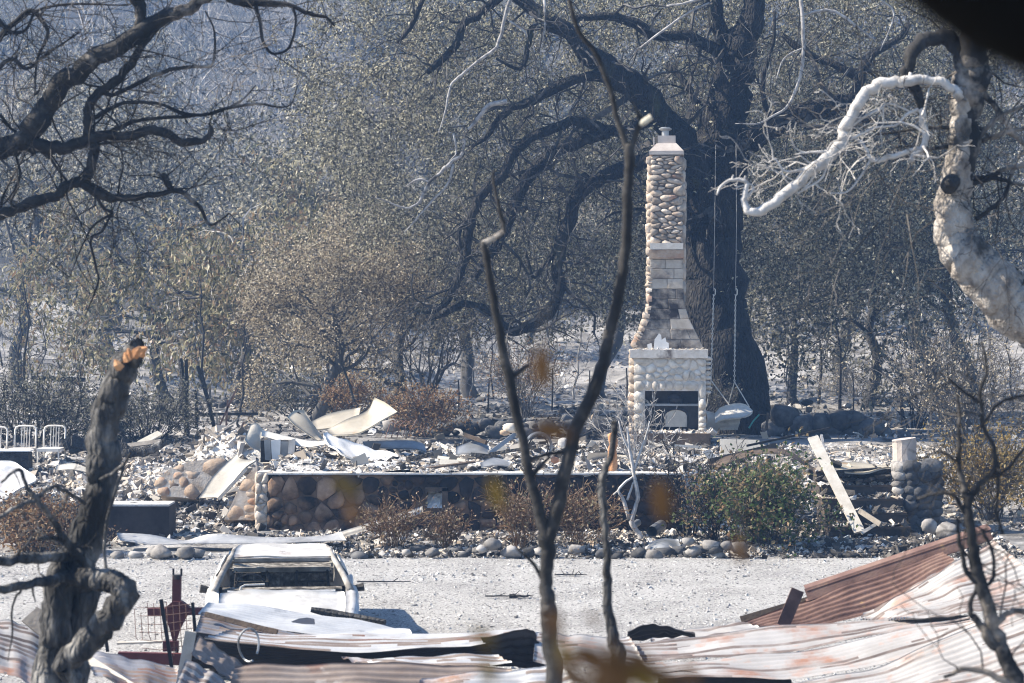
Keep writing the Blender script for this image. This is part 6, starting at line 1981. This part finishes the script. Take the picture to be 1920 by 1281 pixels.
# crumpled white flashing strip behind the car
def strip_px(label, top, bot, Y, m, name='flashing'):
    A, B = spline([(a, b, Y + (c if c else 0)) for a, b, c in top], 5), spline([(a, b, Y + (c if c else 0)) for a, b, c in bot], 5)
    G = np.array([[P(*(A[i] * (1 - t) + B[i] * t)) + np.array([0, -.04 * math.sin(t * PI), 0]) for t in np.linspace(0, 1, 4)] for i in range(len(A))])
    return tag(MB().grid(G, .008).build(name, m, smooth=True), label, 'metal strip')


strip_px('long crumpled white metal flashing lying across the rubble behind the car', [(218, 1000, 0), (280, 1003, 0), (345, 1014, .1), (400, 1002, 0), (500, 1008, 0), (600, 1006, 0), (640, 998, 0)], [(226, 1014, -.4), (290, 1022, -.4), (350, 1020, -.3), (410, 1020, -.4), (500, 1020, -.4), (600, 1016, -.4), (650, 1014, -.4)], 34.2, M['flash'])
strip_px('long pale painted board rising to the right from the white flashing', [(600, 1010, 0), (680, 985, .2), (760, 960, .5), (792, 950, .7)], [(604, 1020, -.1), (684, 996, .1), (766, 972, .4), (792, 960, .6)], 34.4, M['paintwood'], 'painted_plank')
# pipes and scrap below the wall at the right
for lab, A, B, r, Y in (('short wide stovepipe lying open-ended in the planting bed', (1222, 997), (1240, 985), .085, 34.8), ('smaller pipe end left of the wide stovepipe', (1184, 988), (1196, 980), .055, 35.0)):
    a, b = P(*A, Y), P(*B, Y + .5)
    d = (b - a) / np.linalg.norm(b - a)
    o = MB().tube([a, b], r, 14, cap=False)
    o.tube([a + d * .01, b], r * .9, 14, cap=False).tube([b - d * .03, b], r * .95, 14)
    tag(o.build('stovepipe', M['galv']), lab, 'pipe')
sheet('crumpled dark grey metal sheet curled like a tube on the planting bed', [[(1208, 1022, .3), (1240, 1010, .4), (1272, 1012, .4)], [(1220, 1028, 0), (1246, 1020, -.1), (1276, 1024, 0)], [(1216, 1036, -.1), (1250, 1040, -.3), (1282, 1030, -.1)], [(1226, 1046, -.2), (1260, 1048, -.3), (1290, 1042, -.2)]], 33.8, M['galv'], .012, 'crumpled_sheet', 'sheet')
# leaning white plank and stump at the steps
plank('long white painted plank leaning against the entrance steps', P(1612, 998, 35.0), P(1524, 820, 36.4), .17, .04, M['paintwood'], 'white_plank', (1, .2, .3), 'plank')
plank('short white stick lying at the foot of the leaning plank', P(1615, 1000, 34.9), P(1644, 982, 35.0), .05, .03, M['paintwood'], 'white_stick', (0, .5, 1), 'stick')
plank('grey splintered timber leaning behind the white plank', P(1612, 958, 35.3), P(1652, 984, 34.9), .08, .05, M['greyplank'], 'split_timber', (0, .5, 1), 'timber')
plank('thin forked white stick standing behind the top of the plank', P(1546, 846, 37.5), P(1540, 815, 37.6), .04, .03, M['bleached'], 'forked_stick', (1, 0, 0), 'stick')
sheet('pale torn roof sheet lying across the top of the entrance steps', [[(1556, 868, .8), (1600, 866, .9), (1650, 872, .9), (1712, 872, .8)], [(1560, 882, 0), (1620, 886, 0), (1660, 876, .2), (1712, 878, .2)]], 36.2, M['creammetal'], .03, 'roof_sheet', 'sheet')
plank('black charred beam under the pale roof sheet on the steps', P(1562, 888, 36.2), P(1708, 878, 36.6), .09, .12, M['char'], 'charred_beam', (0, 0, 1), 'beam')
mb = MB().tube([P(1696, 868, 37.5), P(1695, 850, 37.5), P(1695, 830, 37.5), P(1694, 823, 37.5)], [.2, .19, .195, .205], 14, .12, 3)
tag(mb.build('pale_stump', M['claypot'], smooth=False), 'pale sawn stump-like block standing on the step wall', 'stump')
for k in range(5):
    a, b = rnd.uniform(1330, 1500), rnd.uniform(818, 850)
# twigs lying on the drive
for k, (A, B, Y, lab) in enumerate((((955, 1082), (1000, 1088), 30, 'black burnt stick lying on the gravel left of the forked sapling'), ((910, 1091), (990, 1090), 30, 'thin broken twig on the gravel beside the black stick'), ((1040, 1060), (1090, 1052), 31.5, 'thin black twig on the gravel near the rock edging'), ((1068, 1066), (1100, 1064), 31.5, 'short black twig on the gravel right of the forked sapling'), ((670, 1090), (770, 1060), 31, 'long thin root line crossing the gravel behind the car'), ((870, 1158), (896, 1163), 26.5, 'wispy twig lying on the gravel in front'), ((1570, 1050), (1640, 1030), 33, 'blackened branch lying at the edge of the drive by the green bush'))):
    o = MB()
    a, b = P(*A, Y), P(*B, Y)
    a[2], b[2] = gzs(a[0], a[1]) + .06, gzs(b[0], b[1]) + .06
    n = 7
    pts = [a + (b - a) * t + np.array([.03 * nz(t * 5, k), .12 * nz(t * 4, k, 2), .02 * nz(t * 6, k, 4)]) for t in np.linspace(0, 1, n)]
    o.tube(pts, np.linspace(.03 if k in (0, 6) else .012, .006, n), 5, .3, k)
    for t in (2, 4):
        o.tube([pts[t], pts[t] + np.array([rnd.uniform(-.1, .1), rnd.uniform(-.2, .2), .05])], [.008, .004], 4)
    tag(o.build('fallen_twig', M['char']), lab, 'twig')


# ------------------------------------------------------------------ shrubs
def shrub(name, label, px, py, wpx, hpx, Y, nst, nleaf, lm, sm, Lf=.06, Wf=.035, cat='bush', seed=1, stem=.012, lev=2, dens=.5, depth=.8, hang=.1):
    g = random.Random(seed)
    gn = np.random.default_rng(seed)
    b = P(px, py, Y)
    b[2] = min(b[2], b[2])
    ob = thing(name, label, cat, tuple(b))
    s_ = Y / F
    W_, H_ = wpx * s_, hpx * s_
    out, tips = [], []
    for k in range(nst):
        a = g.uniform(0, 6.28)
        r = abs(g.gauss(0, .28))
        p = Vector((b[0] + math.cos(a) * r * W_ * .5, b[1] + math.sin(a) * r * W_ * .4 * depth, b[2] - .04))
        d = Vector((math.cos(a) * (.25 + r) * W_ / H_ * .9, math.sin(a) * (.25 + r) * depth, 1.0))
        grow(p, d, H_ * g.uniform(.45, .75), stem, lev, out, tips, g, .2, 0, (2, 3), 4, .55, .6)
    m_ = MB()
    put_segs(m_, [(a_, b_, max(c, .005), max(d_, .004)) for a_, b_, c, d_ in out])
    m_.build('stems', sm, ob)
    if nleaf:
        T = np.array([tuple(t[0]) for t in tips] + [tuple(o_[1]) for o_ in out[::3]])
        T = T[(T[:, 2] > b[2] + .12 * H_)]
        C = T[gn.integers(0, len(T), nleaf)] + gn.normal(size=(nleaf, 3)) * np.array([.07, .07, .06]) * (1 + W_ * .25)
        C = C[C[:, 2] > b[2] + .02]
        MB().leaves(C, Lf, Wf, gn, hang).build('foliage', lm, ob)
    return ob


shrub('green_bush', 'round half-green leafy bush surviving left of the entrance steps', 1434, 1036, 124, 162, 34.4, 46, 6000, M['greenleaf'], M['twig'], .075, .05, seed=41)
shrub('red_bush', 'reddish scorched bush merging into the left side of the green one', 1340, 1022, 54, 140, 34.7, 18, 600, M['dryleaf'], M['twigdark'], .05, .03, seed=42)
shrub('brown_bush', 'rust-brown dried bush at the left edge behind the looping branch', 70, 1044, 160, 105, 33.6, 40, 4800, M['brownleaf'], M['twig'], .06, .035, seed=43)
shrub('dry_shrub', 'dry tan shrub with brown stems in front of the wall behind the car', 738, 1032, 60, 90, 34.0, 26, 560, M['dryleaf'], M['brownleaf'], .045, .03, seed=44, stem=.008)
shrub('dry_shrub', 'small dry tan shrub below the wall vent', 836, 1030, 58, 66, 34.0, 24, 520, M['dryleaf'], M['brownleaf'], .045, .03, seed=45, stem=.008)
shrub('dry_shrub', 'taller dry tan shrub just left of the forked sapling before the wall', 972, 1028, 66, 120, 34.0, 28, 800, M['dryleaf'], M['brownleaf'], .05, .032, seed=46, stem=.008)
shrub('dry_shrub', 'dry brown shrub right of the forked sapling before the wall', 1080, 1026, 84, 110, 34.2, 28, 760, M['dryleaf'], M['brownleaf'], .05, .032, seed=47, stem=.008)
shrub('burnt_shrub', 'black bare-stemmed shrub between the hearth and the green bush', 1285, 1000, 60, 170, 35.2, 16, 120, M['dryleaf'], M['twigdark'], .05, .03, seed=48, stem=.016)
shrub('burnt_shrub', 'pale bare shrub standing in front of the fireplace', 1196, 880, 130, 130, 38, 16, 0, None, M['twigpale'], seed=49, stem=.018, lev=2)
shrub('yellow_bush', 'yellow-brown leafy bush at the right edge behind the charred bush', 1862, 978, 130, 160, 37, 44, 5000, M['yellowleaf'], M['twig'], .06, .035, seed=50)
shrub('dry_bush', 'rust-tan dried bush behind the curved cream panels', 790, 815, 120, 80, 46.8, 30, 2800, M['brownleaf'], M['twig'], .07, .04, seed=51)
shrub('dry_bush', 'smaller rust-tan dried bush left of the other behind the debris', 655, 775, 90, 60, 49.5, 24, 1600, M['brownleaf'], M['twig'], .07, .04, seed=52)
shrub('dry_bush', 'thin tan bush with few leaves behind the forked sapling', 985, 780, 110, 120, 50, 26, 1300, M['dryleaf'], M['twig'], .06, .035, seed=53)
shrub('dark_hedge', 'dark brown twiggy hedge behind the white chairs', 60, 850, 260, 150, 47, 60, 6000, M['darkleaf'], M['twigdark'], .06, .035, seed=54, stem=.014)
shrub('dark_hedge', 'dark twiggy bush right of the snag behind the rubble', 280, 835, 190, 110, 47, 44, 3600, M['darkleaf'], M['twigdark'], .06, .035, seed=55, stem=.014)
shrub('dark_hedge', 'low dark brush behind the two tan trees', 560, 775, 170, 70, 55, 36, 1600, M['darkleaf'], M['twig'], .07, .04, seed=56, stem=.014)
shrub('burnt_shrub', 'grey multi-stemmed burnt shrub behind the curved cream panels', 806, 740, 90, 150, 54, 12, 300, M['scorched'], M['twig'], .07, .04, seed=57, stem=.035)
shrub('droopy_bush', 'dark scorched bush with hanging black leaves right of the boulder heap', 1715, 800, 130, 180, 50, 14, 420, M['darkleaf'], M['twigdark'], .2, .09, seed=58, stem=.02, hang=1.2)
shrub('grey_brush', 'grey burnt brush heap in the yard right of the oak', 1600, 740, 160, 60, 62, 26, 300, M['scorched'], M['twigpale'], .07, .04, seed=59, stem=.016)
shrub('brown_brush', 'brown brush with fine twigs behind the yellow bush', 1820, 850, 200, 230, 44, 40, 2600, M['scorched'], M['twig'], .06, .035, seed=60, stem=.016)
shrub('oak_suckers', 'small leafy shoots at the foot of the great oak beside the swing', 1345, 770, 50, 60, 48.8, 12, 300, M['darkleaf'], M['twig'], .06, .035, seed=61, stem=.008)
# bare little tree before the wall at the right
o = MB()
for rows in ([(1212, 1022, 13), (1198, 1000, 11), (1184, 978, 10), (1192, 950, 8), (1196, 925, 8), (1188, 885, 7), (1180, 840, 6), (1176, 800, 4)], [(1180, 975, 8), (1168, 935, 7), (1160, 920, 5), (1172, 905, 5), (1188, 893, 4)], [(1176, 938, 5), (1184, 915, 4), (1190, 900, 3)], [(1188, 885, 5), (1200, 850, 4), (1212, 815, 3), (1218, 790, 2)], [(1182, 850, 4), (1168, 820, 3), (1160, 790, 2)], [(1162, 918, 4), (1150, 928, 3)]):
    limb(o, rows, 35, 7, .2)
tag(o.build('bare_sapling', M['bleached'], smooth=True), 'small pale crooked bare tree in front of the right part of the wall', 'tree')
o = MB()
limb(o, [(1150, 905, 18), (1148, 860, 17), (1150, 830, 16), (1146, 812, 16)], 37.2, 8, .3)
tag(o.build('tree_stub', M['tornwood'], smooth=True), 'short tan torn stub at the left of the pale bare shrub', 'stump')

# ------------------------------------------------------------------ close, out of focus leaves and the dark bough
YN = 2.3


def spray(label, stem, lv, Y, m, name='leafy_twig', Lpx=60):
    ob = thing(name, label, 'twig', tuple(P(stem[0][0], stem[0][1], Y)))
    pts = np.array([P(a, b, Y) for a, b in stem])
    MB().tube(spline(pts, 3), .0014, 5).build('stem', M['twig'], ob)
    for k, (px, py, lx, ly, mm) in enumerate(lv):
        c = P(px, py, Y + rnd.uniform(-.05, .05))
        s_ = Y / F
        d = np.array([lx * s_, rnd.uniform(-.2, .2) * abs(ly) * s_, -ly * s_])
        L_ = np.linalg.norm(d)
        d /= L_
        sd = np.cross(d, (0.15, 1, .1))
        sd /= np.linalg.norm(sd)
        nn = np.cross(sd, d)
        W_ = L_ * rnd.uniform(.38, .55)
        rows = []
        for t, w_ in ((-.5, .05), (-.3, .7), (0, 1), (.28, .72), (.5, .03)):
            rows.append([c + d * L_ * t + sd * W_ * .5 * w_ * u_ + nn * (abs(u_) * .12 * w_ + .1 * t * t) * W_ for u_ in (-1, 0, 1)])
        MB().grid(np.array(rows)).build('leaf', M[mm], ob)
    return ob


spray('blurred yellow and brown leaves on a twig close to the lens at the bottom middle', [(980, 1400), (1030, 1290), (1045, 1200), (1030, 1140)], [(905, 1195, 46, 30, 'nearleaf'), (915, 1262, 20, 60, 'nearleaf'), (1040, 1168, 18, 60, 'nearbrown'), (1058, 1230, 36, 70, 'nearleaf'), (1068, 1250, 20, 50, 'nearbrown')], YN, None)
spray('blurred brown leaves close to the lens right of the yellow ones', [(1330, 1400), (1260, 1310), (1180, 1250), (1110, 1240)], [(1110, 1236, 80, 46, 'nearbrown'), (1170, 1258, 90, 50, 'nearbrown'), (1080, 1275, 70, 40, 'nearbrown'), (1140, 1285, 90, 30, 'nearbrown'), (1205, 1250, 40, 70, 'nearbrown'), (1150, 1220, 40, 30, 'nearbrown'), (1250, 1270, 60, 46, 'nearbrown'), (1210, 1280, 60, 30, 'nearleaf'), (1295, 1262, 30, 50, 'nearbrown')], YN, None)
spray('blurred hanging brown leaf close to the lens beside the left fork', [(1020, 560), (1018, 620), (1014, 690)], [(1016, 690, 10, 84, 'nearbrown'), (1035, 808, 80, 18, 'nearbrown')], 2.6, None)
spray('blurred dark leaf close to the lens over the rocks by the green bush', [(1380, 900), (1390, 960), (1388, 1030)], [(1388, 1030, 14, 60, 'nearbrown'), (1112, 1160, 26, 30, 'nearbrown')], 2.6, None)
spray('blurred brown leaves close to the lens over the stone wall', [(655, 820), (648, 880), (655, 960)], [(648, 912, 60, 26, 'nearleaf'), (658, 955, 20, 60, 'nearbrown'), (930, 925, 20, 70, 'nearleaf'), (1240, 940, 14, 90, 'nearbrown')], 2.6, None)
mb = MB()
limb(mb, [(1560, -330, 250), (1700, -170, 270), (1830, -70, 280), (1960, 10, 290), (2150, 100, 300)], 1.7, 14, .1, 5, .05)
bo = tag(mb.build('dark_bough', M['soot'], smooth=True), 'out of focus black bough crossing the top right corner close to the lens', 'branch')


# ------------------------------------------------------------------ the air
hz = MB().box((0, 112, 36.2), (272, 300, 76)).build('haze')
hz['kind'] = 'stuff'
hz['label'] = 'thin bluish smoke haze hanging over the whole place'
hm = bpy.data.materials.new('haze')
hm.use_nodes = True
hn = hm.node_tree.nodes
hn.remove(hn['Principled BSDF'])
pv = hn.new('ShaderNodeVolumePrincipled')
pv.inputs['Color'].default_value = (.28, .52, 1.0, 1)
pv.inputs['Density'].default_value = .0014
pv.inputs['Anisotropy'].default_value = .15
hm.node_tree.links.new(pv.outputs[0], hn['Material Output'].inputs['Volume'])
hz.data.materials.append(hm)
